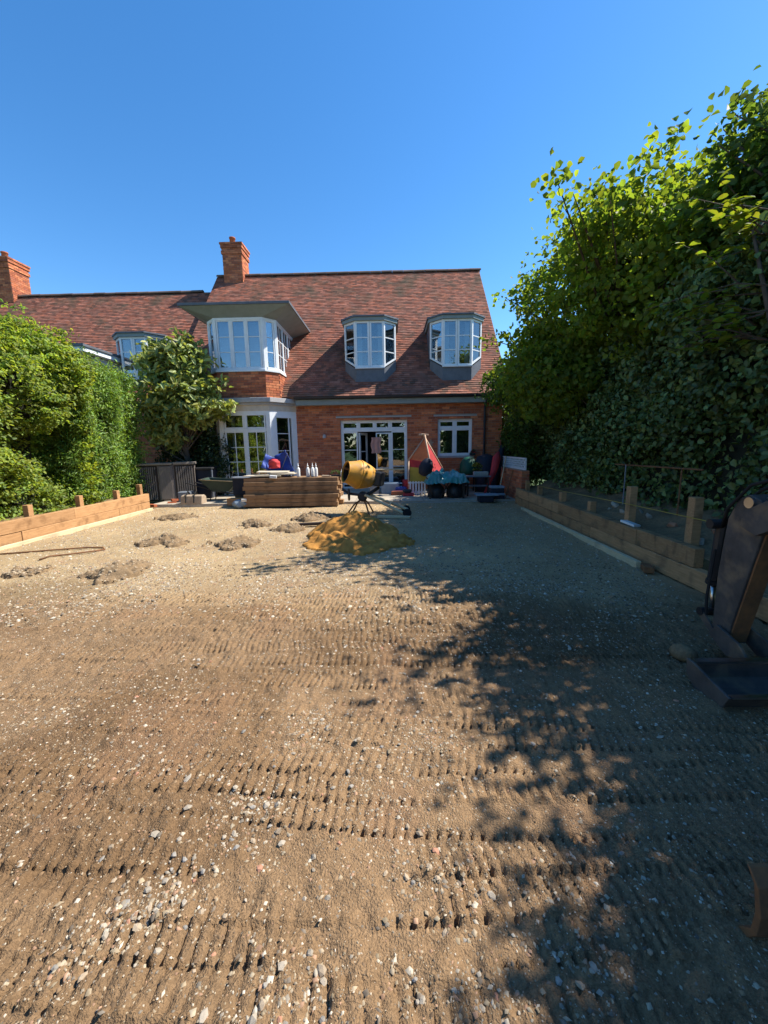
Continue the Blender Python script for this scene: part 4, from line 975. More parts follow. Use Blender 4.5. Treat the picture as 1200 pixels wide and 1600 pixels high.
# ------------------------------------------------------------------ timber stack and things on it
sx = MB().box(-1.2, 1.2, -.1, .1, -.05, .05); sxme = mesh_of('timber_sleeper', sx)
ORD = ['bottom', 'second', 'third', 'fourth', 'fifth', 'sixth', 'top']
FX = [-2.55, -2.57, -2.53, -2.51, -2.57, -2.54, -2.55]; FY = [9.98, 9.99, 9.98, 10.07, 10.06, 10.07, 10.13]
for row in range(3):
    for k in range(7):
        o = link('timber_sleeper', sxme, 'woodx', None, (FX[k]+(.0 if row == 0 else random.uniform(-.05, .12)), FY[k]+row*.206, .088+k*.1015)); o.rotation_euler = (0, 0, random.uniform(-.006, .006)); bev(o, .007); ORG[o.name] = o.location.copy()
        if row == 0: lb = '%s brown timber sleeper in the front of the stack, counting from the ground' % ORD[k]
        elif row == 1: lb = 'brown timber sleeper in the rows behind the front of the stack'
        else: lb = 'brown timber sleeper in the rows behind the front of the stack'
        props(o, lb, 'timber sleeper', 'sleepers in the timber stack' if row == 0 else 'sleepers in the hidden rows of the stack')
Z0 = .75
bm_ = thing('plaster_boards', (-3.1, 10.35, Z0), 'crumpled beige sheets of board lying on the left end of the timber stack', 'boards')
for k, (cx, cy, a, b, rz, tilt) in enumerate(((-3.3, 10.3, .95, .5, .05, .01), (-3.0, 10.38, 1.0, .45, -.08, -.015), (-2.85, 10.42, .6, .4, .2, .04), (-3.1, 10.45, .8, .35, .1, .02))):
    part('board_sheet', MB().rbox((cx, cy, Z0+.045+k*.03), (a, b, .018), (.02*k-.02, tilt, rz)), 'board', bm_, .003)
solo('paper_packet', MB().rbox((-2.98, 10.0, .775+.005), (.17, .12, .075), (0, .1, .2)), 'bottle', (-2.98, 10.0, .74), 'small white paper packet at the front edge of the timber stack', 'packet', bevel=.01)
prof = [(.02, 0), (.042, .005), (.045, .03), (.045, .2), (.038, .225), (.018, .25), (.014, .255), (.014, .27), (.018, .272), (.018, .3), (.006, .305), (.004, .36)]
BT = [(-2.38, 10.2, 'cartridge bottle standing alone left of the other white bottles'), (-2.13, 10.17, 'leftmost white bottle of the tight row of three on the timber'), (-2.02, 10.24, 'middle white bottle of the tight row of three on the timber'), (-1.92, 10.18, 'rightmost white bottle of the tight row of three on the timber')]
for x_, y_, lb in BT: solo('bottle', MB().lathe(prof, (x_, y_, Z0-.002), n=14), 'bottle', (x_, y_, Z0), 'white '+lb if 'cartridge' in lb else lb, 'bottle', 'white bottles on the timber stack', smooth=True)
solo('glove', MB().rbox((-1.68, 10.2, Z0+.02), (.2, .11, .035), (0, .06, .1)).rbox((-1.58, 10.17, Z0+.018), (.1, .04, .03), (0, 0, -.5)), 'tan', (-1.68, 10.2, Z0), 'tan work glove lying right of the white bottles', 'glove', bevel=.014)
pl = thing('potted_seedling', (-1.42, 10.3, Z0), 'small dark green seedling in a tray at the right end of the timber', 'plant')
part('tray', MB().rbox((-1.42, 10.3, Z0+.02), (.28, .14, .04)), 'black', pl, .006)
C = np.array([(-1.42+.12*math.cos(k), 10.3+.05*math.sin(k*2), Z0+.08+.03*(k % 3)) for k in range(14)]); P, D = spray(C, C*0+np.array([0, 0, 1.]), 6, .025); n = len(P)
o = link('leaves', leaf_mesh('leaves', P, D, .045*(.7+.6*rng.random(n)), leaf_cols(n, (.05, .10, .03)), .5, .9, org=(-1.42, 10.3, Z0)), 'leafd', pl)
solo('sealant_tube', MB().lathe([(.022, 0), (.024, .01), (.024, .13), (.008, .135), (.005, .19)], (-1.27, 10.2, Z0-.002), n=10), 'bottle', (-1.27, 10.2, Z0), 'thin pale sealant tube standing at the right end of the timber stack', 'tube')
# blue and red chair bundle behind the stack
bg_ = thing('folded_camping_chair', (-3.0, 10.85, .0), 'blue and red fabric camping chair folded in front of the bay window', 'chair')
def cloth(c, a, b, bulge, seed, rot):
    m_ = Euler(rot).to_matrix(); mbc = MB(); r = random.Random(seed); ph = [r.uniform(0, 6) for _ in range(4)]
    def f(u, v):
        u_, v_ = (u-.5)*a, (v-.5)*b
        z_ = bulge*(math.cos((u-.5)*math.pi)*math.cos((v-.5)*math.pi))+.03*math.sin(7*u+ph[0]+3*v)+.02*math.sin(11*v+ph[1])
        return Vector(c)+m_ @ Vector((u_, v_, z_))
    return mbc.grid(f, 14, 14)
def cpart(name, mbc, m, parent, th=.012):
    o = part(name, mbc, m, parent, smooth=True, fix=False); s2 = o.modifiers.new('solid', 'SOLIDIFY'); s2.thickness = th; return o
cpart('seat', cloth((-3.2, 10.8, 1.06), .55, .42, -.12, 2, (R(70), R(25), .4)), 'blue', bg_); cpart('back', cloth((-2.92, 10.85, 1.08), .40, .62, -.08, 5, (R(80), R(-25), -.3)), 'blue', bg_)
cpart('cushion', cloth((-3.14, 10.72, 1.08), .3, .26, .10, 7, (R(75), 0, .2)), 'red', bg_, .03)
for a_, b_ in (((-3.4, 10.95, .04), (-2.8, 10.85, 1.36)), ((-2.7, 10.95, .04), (-3.42, 10.85, 1.22)), ((-3.3, 10.7, .04), (-2.7, 10.95, .95))): part('frame_tube', MB().tube([a_, b_], .011, 6), 'grey', bg_)
bx_ = thing('planter_box', (-3.95, 10.75, .03), 'dark blue grey planter box standing at the left end of the timber stack', 'planter')
part('body', MB().box(-4.28, -3.55, 10.62, 10.95, .26, .70), 'navy', bx_, .01); part('rim', MB().box(-4.31, -3.52, 10.59, 10.98, .701, .735), 'grey', bx_, .006)
part('plinth', MB().box(-4.25, -3.58, 10.65, 10.92, .03, .259), 'black', bx_)
solo('timber_sleeper', MB().box(-4.3, -3.56, 10.2, 10.4, .03, .22), 'woodr', (-3.9, 10.3, 0), 'short reddish timber sleeper at the left end of the stack on the paving', 'timber sleeper', bevel=.007)
cb = thing('plastic_bag', (-3.85, 9.98, 0), 'crumpled grey blue plastic bag at the left foot of the timber stack', 'bag')
o = part('bag_body', MB().grid(lambda a, b: (-3.85+.19*math.cos(a*6.283)*math.sin(.15+b*2.8)*(1+.16*math.sin(5*a*6.28+b*9)), 9.95+.11*math.sin(a*6.283)*math.sin(.15+b*2.8)*(1+.2*math.sin(4*a*6.28+7*b)), .11-.11*math.cos(b*3.14)*(1+.08*math.sin(a*20))), 24, 10), 'bluew', cb, fix=False)
part('label_panel', MB().rbox((-3.72, 9.87, .21), (.13, .03, .08), (.3, 0, .2)), 'bottle', cb, .01)

# ------------------------------------------------------------------ shed corner
sh = thing('storage_shed', (-6.45, 11.25, .035), 'dark brown storage shed with vertically grooved doors beside the conifer hedge', 'shed')
A = Vector((-6.98, 10.86, .06)); Us = Vector((.93, .37, 0)).normalized(); Ns = Vector((Us.y, -Us.x, 0)); 
part('body', MB().obox(A, Us, Ns, 0, 1.42, 0, 1.02, -.62, -.03), 'shed', sh, .006)
part('lid', MB().obox(A, Us, Ns, -.04, .86, 1.022, 1.075, -.66, .05), 'shedlid', sh, .01); part('lid', MB().obox(A, Us, Ns, .88, 1.46, 1.022, 1.09, -.66, .02), 'shedlid', sh, .01)
def shed_door(u0, u1, n0, slats, kind):
    d_ = part('door', MB().obox(A, Us, Ns, u0, u1, .03, 1.0, n0-.03, n0), 'darkbrown' if slats > 1 else 'shed', sh, .004)  # slatted doors: the dark base puts groove shade into the colour
    for k in range(slats):
        w_ = (u1-u0-.06)/slats; part('slat', MB().obox(A, Us, Ns, u0+.03+k*w_+.011, u0+.03+(k+1)*w_-.011, .06, .97, n0-.002, n0+.026), 'shed', d_, .003)
    return d_
d1 = shed_door(.01, .47, 0, 8, 0); part('handle', MB().obox(A, Us, Ns, .40, .44, .74, .9, .019, .045), 'black', d1, .004)
d2 = shed_door(.48, .86, .012, 1, 0); d3 = shed_door(.9, 1.41, -.006, 8, 0)
wb = thing('wheeled_bin', (-5.55, 11.75, .035), 'black wheeled bin between the brown shed and the green wheelbarrow', 'bin')
part('body', MB().prism([(-5.78, .06), (-5.32, .06), (-5.27, .92), (-5.83, .92)], 1, 11.6, 12.05), 'navy', wb, .02); part('lid', MB().rbox((-5.55, 11.82, .95), (.62, .54, .06), (.06, 0, 0)), 'black', wb, .02)
part('handle', MB().tube([(-5.26, 11.58, .10), (-5.24, 11.56, .9)], .022, 8), 'grey', wb)
br = thing('wheelbarrow', (-4.85, 11.2, .035), 'dark green wheelbarrow parked under the bush left of the bay', 'wheelbarrow')
tb = MB(); tb.mesh8([(-5.0, 10.98, .32), (-4.55, 10.98, .32), (-4.5, 11.4, .30), (-5.05, 11.4, .30), (-5.32, 10.9, .66), (-4.28, 10.9, .60), (-4.28, 11.5, .60), (-5.32, 11.5, .68)], skip=(1,))
o = part('tray', tb, 'barrow', br); s2 = o.modifiers.new('solid', 'SOLIDIFY'); s2.thickness = .012
part('rim', MB().tube([(-5.32, 10.9, .665), (-4.28, 10.9, .605), (-4.28, 11.5, .605), (-5.32, 11.5, .685), (-5.32, 10.9, .665)], .014, 6), 'steel', br)
part('wheel', MB().lathe([(.06, -.045), (.17, -.04), (.185, 0), (.17, .04), (.06, .045)], (-4.25, 11.2, .22), (0, 1, 0), 18), 'rubber', br)
for y_ in (11.0, 11.4): part('handle', MB().tube([(-4.25, 11.2 if 0 else (11.13 if y_ < 11.2 else 11.27), .22), (-4.8, y_, .30), (-5.75, y_, .58)], .016, 6), 'black', br)
for y_ in (11.02, 11.38): part('leg', MB().tube([(-5.05, y_, .33), (-5.12, y_, .04)], .014, 6), 'black', br)
tbag = thing('tool_bag', (-5.35, 10.5, .035), 'tan canvas tool bag with two dark straps on the sunny paving', 'bag')
part('body', MB().prism([(10.36, .05), (10.68, .05), (10.66, .25), (10.56, .30), (10.42, .28)], 0, -5.62, -5.04), 'tan', tbag, .02)
for x_ in (-5.47, -5.25): part('strap', MB().tube([(x_, 10.35, .1), (x_, 10.40, .28), (x_+.02, 10.5, .40), (x_, 10.60, .31)], .018, 6), 'rubber', tbag)
solo('tool_box', MB().rbox((-5.72, 10.9, .2), (.35, .3, .3), (0, 0, .2)), 'grey', (-5.72, 10.9, .035), 'grey box tucked behind the tan tool bag', 'box', bevel=.02)
for k, (x_, y_, z_, rz, lb) in enumerate(((-5.98, 10.62, .07, .5, 'orange brick lying flat by the right foot of the brown shed'), (-5.92, 10.70, .14, .9, 'orange brick resting on another by the brown shed'), (-6.3, 10.25, .06, -.3, 'broken orange brick in the gravel before the shed'))):
    solo('brick', MB().rbox((x_, y_, z_), (.215, .1, .065), (0, .03, rz)), 'terracotta', (x_, y_, z_-.03), lb, 'brick', bevel=.005)

# ------------------------------------------------------------------ cement mixer
mx = thing('cement_mixer', (-.75, 8.75, 0), 'yellow cement mixer with its drum tipped to the left above the sand heap', 'cement mixer')
ax = Vector((-.87, -.42, .24)).normalized(); dc = Vector((-.69, 8.85, .875))
SCL = lambda pr: [(r_*.86, h_*.86) for r_, h_ in pr]
drum = part('drum', MB().lathe(SCL([(.14, -.36), (.25, -.35), (.30, -.24), (.365, -.03), (.365, .10), (.345, .14), (.27, .38), (.285, .39), (.285, .41), (.255, .41), (.33, .14), (.345, .0), (.28, -.22), (.12, -.33)]), dc, ax, 32), 'yellow', mx, smooth=True, fix=False)
bevs = drum.modifiers.new('w', 'WEIGHTED_NORMAL')
part('drum_ring', MB().lathe(SCL([(.366, .02), (.382, .025), (.382, .055), (.366, .06)]), dc, ax, 32, cap=False), 'yellow', drum)
inside = part('drum_lining', MB().lathe(SCL([(.25, .37), (.31, .14), (.32, .0), (.26, -.2), (.05, -.28)]), dc, ax, 28, cap=False), 'darkbrown', drum, smooth=True, fix=False)
e1 = ax.cross(Vector((0, 0, 1))).normalized(); e2 = e1.cross(ax)
bl_ = MB()
for k in range(3):
    t_ = k*2.09+.4; d_ = e1*math.cos(t_)+e2*math.sin(t_); bl_.tube([dc+ax*.33+d_*.2, dc+ax*.05+d_*.18, dc-ax*.2+d_*.13], .03, 5)
part('mixing_blade', bl_, 'rust', drum)
yk = MB(); yk.tube([dc-ax*.29, dc-ax*.46, dc-ax*.46-Vector((0, 0, .2)), Vector((-.62, 8.85, .36))], .04, 8); part('yoke', yk, 'black', mx, smooth=True)
part('motor_housing', MB().rbox((-.30, 8.92, .78), (.26, .30, .32), (0, .15, -.3)), 'black', mx, .04)
part('tilt_lever', MB().tube([(-.36, 8.86, .98), (.12, 8.78, .99), (.3, 8.76, .99)], .016, 8), 'pale', mx)
part('gear_hub', MB().lathe([(.07, -.09), (.11, -.06), (.11, .06), (.07, .09)], (-.64, 8.8, .40), (0, 1, 0), 14), 'black', mx)
part('tilt_wheel', MB().lathe([(.03, -.02), (.13, -.018), (.14, 0), (.13, .018), (.03, .02)], (-.95, 8.83, .44), (1, .2, 0), 18), 'black', mx)
part('cradle', MB().tube([(-1.1, 8.9, .55), (-.95, 8.85, .46), (-.64, 8.8, .42), (-.4, 8.85, .5)], .03, 8), 'black', mx)
for (x_, y_) in ((-1.0, 8.55), (-.9, 9.1), (-.42, 9.05), (-.48, 8.5)): part('leg', MB().tube([(-.64, 8.8, .36), ((x_-.64)/2, (y_+8.8)/2, .24), (x_, y_, .0)], .019, 6), 'rust', mx)
for k, (a_, b_) in enumerate((((-.58, 8.7, .44), (.30, 8.35, .06)), ((-.58, 8.95, .46), (.36, 8.72, .10)))): part('frame_rail', MB().tube([a_, b_], .032, 8), 'pale', mx)
part('cross_rail', MB().tube([(-.05, 8.45, .22), (.0, 8.85, .26)], .02, 6), 'pale', mx)
for y_ in (8.28, 8.78): part('wheel', MB().lathe([(.03, -.03), (.085, -.028), (.095, 0), (.085, .028), (.03, .03)], (.33, y_, .095), (0, 1, 0), 14), 'rubber', mx)
solo('timber_offcut', MB().rbox((.05, 8.15, .04), (.7, .09, .05), (0, .0, -.25)), 'pale', (.05, 8.15, 0), 'pale timber offcut lying beside the mixer frame', 'offcut', bevel=.004)

# ------------------------------------------------------------------ play house, tables and patio clutter
ph_ = thing('play_house', (.85, 11.9, .06), 'wooden play house with red and orange fabric and a small picket front', 'play house')
PZ = .07
pl_ = [((.52, 11.75, PZ), (.52, 11.75, 1.08)), ((.50, 11.75, 1.05), (1.02, 12.0, 1.74)), ((1.0, 11.8, 1.80), (1.22, 11.55, .55)), ((.98, 12.0, 1.80), (1.62, 12.1, .70)), ((1.5, 12.55, PZ), (1.0, 12.15, 1.8))]
for a_, b_ in pl_: part('pole', MB().tube([a_, b_], .024, 8), 'oak', ph_, smooth=True)
part('ridge_cap', MB().rbox((.98, 11.98, 1.81), (.22, .3, .05), (0, .1, .2)), 'oak', ph_, .01)
def tri(name, pts, m, th=.012):
    mbt = MB(); mbt.face(pts); o = part(name, mbt, m, ph_, fix=False); s2 = o.modifiers.new('solid', 'SOLIDIFY'); s2.thickness = th; return o
tri('orange_panel', [(.56, 11.8, 1.1), (1.14, 11.72, 1.0), (1.0, 11.95, 1.7)], 'orange'); tri('red_panel', [(.56, 11.79, .88), (1.13, 11.70, .82), (1.14, 11.715, 1.0), (.56, 11.79, 1.1)], 'red')
tri('yellow_panel', [(.56, 11.8, .42), (1.12, 11.72, .42), (1.12, 11.71, .82), (.56, 11.79, .88)], 'yellowf'); tri('red_panel', [(1.2, 11.62, .62), (1.58, 12.06, .72), (1.1, 11.95, 1.55)], 'red')
tri('red_panel', [(1.05, 12.15, 1.7), (1.6, 12.12, .7), (1.5, 12.5, .2)], 'red')
for k in range(6): part('picket', MB().box(.54+k*.085, .585+k*.085, 11.66, 11.68, PZ, .46), 'white', ph_, .003)
part('picket_rail', MB().box(.5, 1.06, 11.681, 11.70, .40, .44).box(.5, 1.06, 11.681, 11.70, .12, .16), 'white', ph_)
solo('beanbag', MB().lathe([(.05, -.24), (.15, -.2), (.2, -.05), (.19, .1), (.12, .24), (.03, .29)], (1.0, 11.45, .86), (.35, -.15, 1), 16), 'navy', (1.0, 11.45, .5), 'dark navy oval cushion propped on the table in front of the play house', 'cushion', smooth=True)
t1 = thing('garden_table', (1.5, 10.9, .04), 'garden table covered by a crumpled teal tarpaulin', 'table')
part('tabletop', MB().box(.98, 2.02, 10.65, 11.2, .58, .62), 'darkbrown', t1, .005)
for x_ in (1.05, 1.95):
    for y_ in (10.7, 11.12): part('leg', MB().box(x_-.025, x_+.025, y_-.025, y_+.025, .036, .58), 'darkbrown', t1)
for (a_, b_) in (((1.3, 10.7, .04), (1.6, 10.72, .58)), ((1.7, 10.72, .04), (1.35, 10.74, .58))): part('brace', MB().tube([a_, b_], .015, 5), 'darkbrown', t1)
def tarp(u, v):
    x_ = .92+1.17*u; y_ = 10.56+.72*v; n_ = float(vn(np.array([x_]), np.array([y_]), .14, 201)[0])-.5; n2_ = float(vn(np.array([x_]), np.array([y_]), .05, 202)[0])-.5
    ed = min(u, 1-u, v*1.2, 1-v); z_ = .635+.14*min(1, ed*4)+.20*n_*min(1, ed*5+.25)+.06*n2_
    if ed < .10: z_ -= (.10-ed)*1.5*(1+n_)
    return (x_+.03*n_, y_+.04*n2_, max(z_, .47))
tp = solo('tarpaulin', MB().grid(tarp, 44, 30), 'teal', (1.5, 10.9, .62), 'shiny crumpled teal tarpaulin thrown over the garden table', 'tarpaulin', fix=False)
for x_, lb in ((1.25, 'black bag stuffed under the left side of the tarpaulin table'), (1.75, 'black bag stuffed under the right side of the tarpaulin table')):
    solo('sack', MB().lathe([(.03, 0), (.2, .02), (.24, .15), (.2, .32), (.08, .44), (.05, .47)], (x_, 10.95, .036), n=12), 'black', (x_, 10.95, .036), lb, 'sack', 'black sacks under the table', smooth=True)
t2 = thing('garden_table', (2.4, 11.3, .04), 'smaller grey garden table with a flower pot on it', 'table')
part('tabletop', MB().box(2.1, 2.78, 11.1, 11.5, .60, .63), 'grey', t2, .004)
for x_ in (2.15, 2.72):
    for y_ in (11.14, 11.46): part('leg', MB().box(x_-.022, x_+.022, y_-.022, y_+.022, .036, .6), 'darkbrown', t2)
part('shelf', MB().box(2.14, 2.74, 11.12, 11.48, .34, .36), 'grey', t2)
solo('stone_trough', MB().rbox((2.52, 11.22, .69), (.4, .18, .12)), 'concrete', (2.52, 11.22, .63), 'pale stone trough on the smaller garden table', 'trough', bevel=.02)
fp = thing('flowering_plant', (2.45, 11.32, .63), 'yellow green bedding plant on the smaller garden table', 'plant')
part('pot', MB().lathe([(.06, .63), (.085, .75), (.09, .75), (.07, .74)], (2.45, 11.34, 0), n=14), 'terracotta', fp)
C, O = ell_clusters([(2.45, 11.34, .87, .13, .11, .12)], 26); P, D = spray(C, O, 10, .03); n = len(P)
o = link('foliage', leaf_mesh('foliage', P, D, .05*(.7+.6*rng.random(n)), leaf_cols(n, (.14, .15, .02)), .5, .9, org=(2.45, 11.32, .63)), 'leafd', fp)
solo('plastic_dome', MB().lathe([(.26, .62), (.27, .75), (.25, .92), (.19, 1.05), (.1, 1.12), (.02, 1.135)], (2.38, 12.3, 0), n=20), 'green', (2.38, 12.3, .62), 'dark teal green plastic dome on a stand under the kitchen window', 'garden cover', smooth=True)
solo('garden_stand', MB().box(2.14, 2.62, 12.1, 12.5, .57, .61).box(2.16, 2.2, 12.12, 12.16, .04, .57).box(2.56, 2.6, 12.12, 12.16, .04, .57).box(2.16, 2.2, 12.44, 12.48, .04, .57).box(2.56, 2.6, 12.44, 12.48, .04, .57), 'darkbrown', (2.38, 12.3, .04), 'low dark wooden stand under the teal green dome', 'stand')
solo('covered_barbecue', MB().lathe([(.28, .04), (.31, .3), (.34, .62), (.33, .95), (.26, 1.13), (.1, 1.2), (.02, 1.21)], (2.9, 12.25, 0), n=14), 'navy', (2.9, 12.25, .04), 'barbecue under a dark navy cover by the downpipe', 'barbecue', smooth=True)
solo('closed_parasol', MB().tube([(2.62, 11.2, .08), (2.8, 11.35, .42), (2.96, 11.5, .75), (3.06, 11.62, 1.1), (3.13, 11.7, 1.28)], [.03, .05, .10, .12, .03], 9), 'red', (2.62, 11.2, .04), 'closed red parasol leaning beside the navy barbecue cover', 'parasol', smooth=True)
solo('folded_windbreak', MB().tube([(3.0, 11.9, .05), (3.2, 12.0, .8), (3.36, 12.1, 1.45)], [.10, .12, .07], 8), 'navy', (3.0, 11.9, .04), 'dark blue rolled windbreak leaning behind the red parasol', 'windbreak', smooth=True)
solo('broom_handle', MB().tube([(2.98, 11.05, .05), (3.28, 11.45, 1.16)], .014, 6), 'pale', (2.98, 11.05, .04), 'pale wooden broom handle leaning in the corner by the brick wall', 'broom')
solo('garden_rake', MB().tube([(3.02, 10.5, .05), (3.24, 10.62, .82)], .013, 6).rbox((3.02, 10.49, .06), (.3, .03, .04), (0, 0, .3)), 'rust', (3.02, 10.5, .04), 'rusty rake leaning on the low brick wall', 'rake')
def crate(x, y_, z, m1, m2, lb):
    c_ = thing('plastic_crate', (x, y_, z), lb, 'crate', 'plastic crates stacked by the brick wall')
    part('body', MB().box(x-.17, x+.17, y_-.13, y_+.13, z, z+.13), m1, c_, .01); part('lid', MB().box(x-.18, x+.18, y_-.14, y_+.14, z+.131, z+.185), m2, c_, .012)
crate(2.82, 10.55, .036, 'navy', 'bluew', 'dark blue plastic crate at the bottom of the stack by the brick wall'); crate(2.80, 10.55, .225, 'navy', 'bluew', 'dark blue plastic crate on top of the stack by the brick wall')
ct = thing('storage_tub', (2.42, 10.25, .0), 'dark tub with a pale lid in the shade near the end of the patio', 'tub')
part('body', MB().box(2.25, 2.62, 10.1, 10.38, .036, .20), 'navy', ct, .015); part('lid', MB().box(2.18, 2.74, 10.06, 10.42, .201, .235), 'bluew', ct, .01)
cl_ = [('storage_box', (-.02, 12.2, .22), (.55, .4, .36), 'bluew', 'pale blue grey box on the patio in front of the garden doors', 'box'), ('cushion', (.30, 12.1, .16), (.35, .3, .22), 'blue', 'blue bag beside the pale box in front of the garden doors', 'bag'),
       ('cushion', (.46, 12.25, .26), (.2, .3, .42), 'red', 'dark red cushion standing left of the play house', 'cushion'), ('toy_box', (.2, 11.75, .10), (.4, .25, .14), 'terracotta', 'low brick red toy box on the sunny patio', 'box'),
       ('ride_on_toy', (.50, 11.45, .09), (.32, .2, .12), 'red', 'small red ride on toy by the picket front', 'toy'), ('boot', (.46, 11.4, .21), (.26, .12, .1), 'black', 'black boot lying on the red toy', 'boot'), ('storage_box', (-.5, 12.15, .2), (.3, .35, .34), 'grey', 'dark grey box behind the mixer motor', 'box')]
for nm, c_, s_, m_, lb, ca in cl_: solo(nm, MB().rbox(c_, s_, (0, 0, random.uniform(-.2, .2))), m_, (c_[0], c_[1], c_[2]-s_[2]/2), lb, ca, bevel=.04)
solo('towel', MB().grid(lambda a, b: (-.62+.3*a+.02*math.sin(9*b), 12.84-.02*math.sin(a*12), 1.28+.5*b), 12, 8), 'pink', (-.5, 12.84, 1.2), 'pinkish towel hanging in the open garden doorway', 'towel', fix=False).modifiers.new('solid', 'SOLIDIFY').thickness = .01
st = MB(); pts = [(.13*(1 if k % 2 == 0 else .45)*math.cos(math.pi/2+k*math.pi/5), .13*(1 if k % 2 == 0 else .45)*math.sin(math.pi/2+k*math.pi/5)) for k in range(10)]
st.prism([(1.29+a, 1.57+b) for a, b in pts], 1, 12.955, 12.975); solo('star_ornament', st, 'tan', (1.29, 12.96, 1.57), 'pale star ornament hanging on the brick wall left of the kitchen window', 'ornament')
wbx = thing('window_plant', (2.62, 12.9, 1.15), 'little dark plant with red flowers at the right end of the kitchen window sill', 'plant')
part('pot', MB().box(2.54, 2.7, 12.85, 12.97, 1.16, 1.24), 'black', wbx); C, O = ell_clusters([(2.64, 12.9, 1.28, .09, .06, .06)], 16); P, D = spray(C, O, 8, .02); n = len(P)
cc = leaf_cols(n, (.04, .08, .02)); cc[rng.random(n) < .25] = (.45, .03, .05); link('foliage', leaf_mesh('foliage', P, D, .04*(.7+.6*rng.random(n)), cc, .5, .9, org=(2.62, 12.9, 1.15)), 'leafd', wbx)
# low brick wall with lattice
gw = thing('garden_wall', (3.32, 11.3, 0), 'low brick garden wall with a white diamond lattice along its top', 'wall')
core = part('wall_core', MB().box(3.27, 3.45, 9.98, 12.98, 0, .84), 'mortar', gw)
bk = MB(); bricks(bk, (3.27, 12.98, 0), (0, -1, 0), (-1, 0, 0), 0, 3.0, 0, .84); bricks(bk, (3.27, 9.98, 0), (1, 0, 0), (0, -1, 0), 0, .18, 0, .84)
part('brickwork', bk, 'brick', core, kind='stuff', fix=False)
lt = part('lattice_frame', MB().box(3.34, 3.38, 10.0, 12.9, .845, .88).box(3.34, 3.38, 10.0, 12.9, 1.12, 1.15).box(3.34, 3.38, 10.0, 10.04, .881, 1.119).box(3.34, 3.38, 12.86, 12.9, .881, 1.119), 'white', gw)
for k in range(-1, 26):
    for s in (1, -1):
        y_a, y_b = 10.04+k*.11, 10.04+k*.11+.24*s+(.0)
        za, zb_ = .88, 1.12
        if s < 0: y_a += .24; y_b += .24-.0
        lo, hi = 10.04, 12.86
        if y_a == y_b: continue
        def clip(t): return max(lo, min(hi, t))
        ta, tb = (clip(y_a)-y_a)/(y_b-y_a), (clip(y_b)-y_a)/(y_b-y_a)
        if abs(tb-ta) < .1: continue
        x_ = 3.352 if s > 0 else 3.366
        part('lattice_slat', MB().tube([(x_, y_a+(y_b-y_a)*ta, za+(zb_-za)*ta), (x_, y_a+(y_b-y_a)*tb, za+(zb_-za)*tb)], .009, 4), 'white', lt)

# ------------------------------------------------------------------ excavator
ex = thing('mini_digger', (1.95, -.3, 0), 'dark worn mini digger with its arm and grading bucket lowered to the soil', 'excavator')
part('bucket', (lambda m_: [m_.prism([(2.325, .138), (2.305, .142), (2.295, .05), (2.23, .018), (2.09, .018), (2.04, .092), (2.024, .092), (2.07, .0), (2.25, .0), (2.315, .05)], 0, 1.80, 2.76), m_][1])(MB()), 'digger', ex, .003)
bkt = [o for o in ex.children][0]
for x_ in (1.78, 2.761): part('side_plate', MB().prism([(2.34, .155), (2.29, .152), (2.015, .096), (2.06, -.006), (2.25, -.006), (2.33, .06)], 0, x_, x_+.018), 'digger', bkt, .003)
part('rib', MB().prism([(2.29, .128), (2.05, .082), (2.09, .02), (2.23, .02), (2.29, .06)], 0, 2.27, 2.285), 'digger', bkt)
part('cutting_edge', MB().box(1.80, 2.76, 2.012, 2.045, .093, .101), 'steel', bkt); part('top_rim', MB().box(1.80, 2.76, 2.29, 2.335, .141, .156), 'steel', bkt)
for x_ in (2.16, 2.36): part('ear', MB().prism([(2.31, .10), (2.42, .20), (2.60, .25), (2.66, .16), (2.5, .08)], 0, x_, x_+.02), 'digger', bkt, .003)
arm = part('dipper', MB().prism([(2.40, .95), (2.40, 1.06), (2.44, 1.13), (2.52, 1.16), (2.60, 1.12), (2.66, .98), (2.69, .6), (2.68, .15), (2.56, .13), (2.50, .45), (2.44, .75)], 0, 2.20, 2.34), 'digger', ex, .006)
part('stiffener', MB().prism([(2.397, .93), (2.437, .75), (2.497, .45), (2.557, .15), (2.545, .15), (2.485, .45), (2.425, .75), (2.385, .93)], 0, 2.215, 2.325), 'rust', arm)
part('bucket_cylinder', MB().tube([(2.27, 2.78, .93), (2.27, 2.80, .5)], .038, 10).tube([(2.27, 2.80, .5), (2.27, 2.805, .47)], .045, 10), 'black', arm, smooth=False)
part('cylinder_rod', MB().tube([(2.27, 2.80, .5), (2.27, 2.78, .24)], .018, 8), 'steel', arm, smooth=True)
for x_ in (2.185, 2.343): part('link_plate', MB().prism([(2.60, .15), (2.66, .15), (2.82, .26), (2.78, .30)], 0, x_, x_+.012), 'digger', arm)
for (y_, z_, r_) in ((2.46, 1.0, .05), (2.50, 1.11, .035), (2.62, .17, .035), (2.78, .27, .03), (2.78, .92, .035)): part('pin', MB().tube([(2.178, y_, z_), (2.362, y_, z_)], r_, 12), 'steel' if z_ > .95 else 'black', arm)
part('boom', MB().prism([(2.52, .96), (2.50, 1.06), (1.75, 1.50), (1.05, 1.45), (.42, .78), (.42, .62), (.55, .62), (1.12, 1.25), (1.70, 1.33), (2.40, .92)], 0, 2.155, 2.195).prism([(2.52, .96), (2.50, 1.06), (1.75, 1.50), (1.05, 1.45), (.42, .78), (.42, .62), (.55, .62), (1.12, 1.25), (1.70, 1.33), (2.40, .92)], 0, 2.345, 2.385).box(2.196, 2.344, 1.2, 1.7, 1.30, 1.45), 'digger', ex, .004)
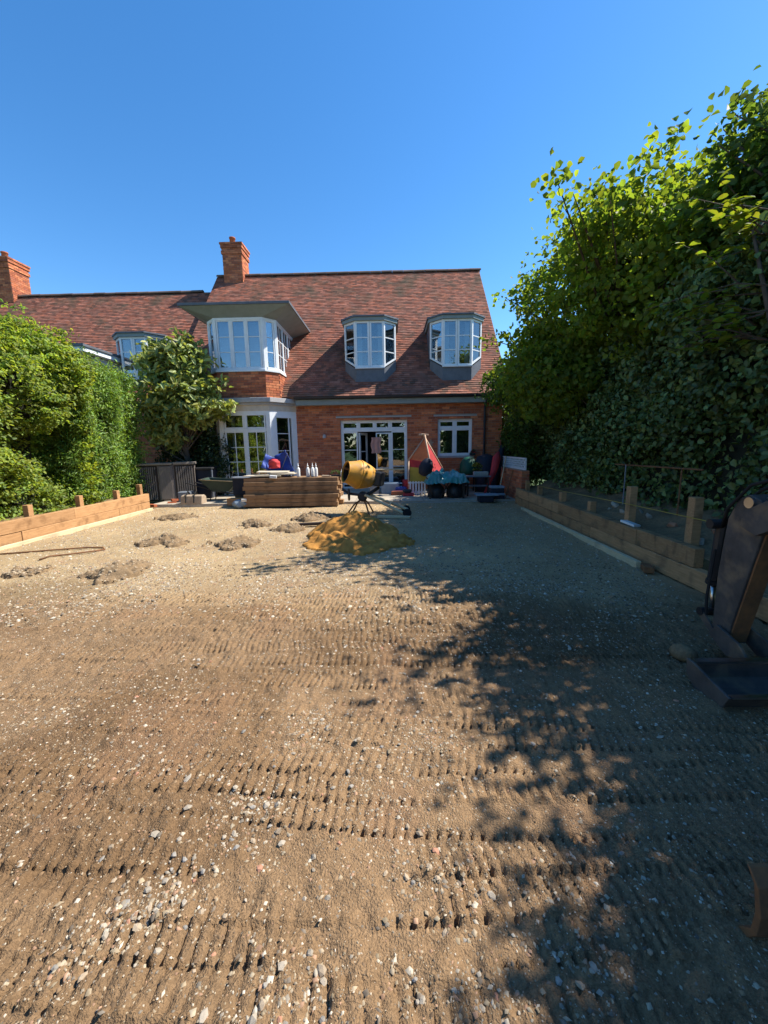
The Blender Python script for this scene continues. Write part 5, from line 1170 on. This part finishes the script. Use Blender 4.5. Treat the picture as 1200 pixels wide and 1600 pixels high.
part('dipper_cylinder', MB().tube([(2.27, 1.2, 1.58), (2.27, 2.0, 1.30)], .035, 10), 'black', ex); part('cylinder_rod', MB().tube([(2.27, 2.0, 1.30), (2.27, 2.5, 1.12)], .018, 8), 'steel', ex, smooth=True)
for k in range(3): part('hose', MB().tube([(2.2+.05*k, 1.4, 1.50), (2.19+.06*k, 2.1, 1.36), (2.18+.07*k, 2.5, 1.22-.03*k), (2.19+.06*k, 2.66, 1.05), (2.25, 2.76, .9)], .011, 6), 'rubber', ex, smooth=True)
part('grease_tube', MB().tube([(2.19, 2.72, .75), (2.188, 2.74, .4), (2.2, 2.74, .22)], .010, 6), 'rubber', arm)
blp = [(1.05+.02*math.cos(t), t) for t in ()]
part('blade', MB().prism([(1.0, .0), (.97, .05), (.965, .12), (.985, .2), (1.02, .235), (1.03, .235), (1.0, .2), (.985, .12), (.99, .05), (1.03, .005)], 0, 1.0, 2.65), 'rust', ex, .003)
for x_ in (1.6, 2.3): part('blade_arm', MB().tube([(x_, .98, .12), (x_, .35, .22)], .04, 8), 'digger', ex)
for x_ in (1.45, 2.65):
    tr_ = [(.62*math.cos(a)*1.0+(.32 if math.cos(a) > 0 else -.32)*1.0-.35-.30*math.cos(a), .20+.19*math.sin(a)) for a in np.linspace(0, 2*math.pi, 24, endpoint=False)]
    part('track', MB().prism([(a, b) for a, b in tr_], 0, x_-.12, x_+.12), 'rubber', ex, .02)
part('undercarriage', MB().box(1.58, 2.52, -.75, .2, .15, .36), 'digger', ex, .02)
part('body', MB().box(1.42, 2.66, -1.15, .15, .42, .95).box(1.5, 2.6, -1.2, -.5, .951, 1.15), 'digger', ex, .06)
part('swing_bracket', MB().box(2.12, 2.42, .151, .5, .5, .85), 'digger', ex, .02)
part('operator_seat', MB().box(1.85, 2.25, -.45, -.05, .951, 1.08).box(1.85, 2.25, -.5, -.43, 1.09, 1.45), 'black', ex, .03)
ex.location.x += .06
solo('clay_lump', MB().lathe([(.075, .0), (.085, .03), (.07, .065), (.045, .085), (.015, .092)], (2.03, 2.62, 0), (.1, -.05, 1), 14), 'mound', (2.03, 2.62, 0), 'rounded tan lump of clay on the soil just behind the digger bucket', 'lump', smooth=True)
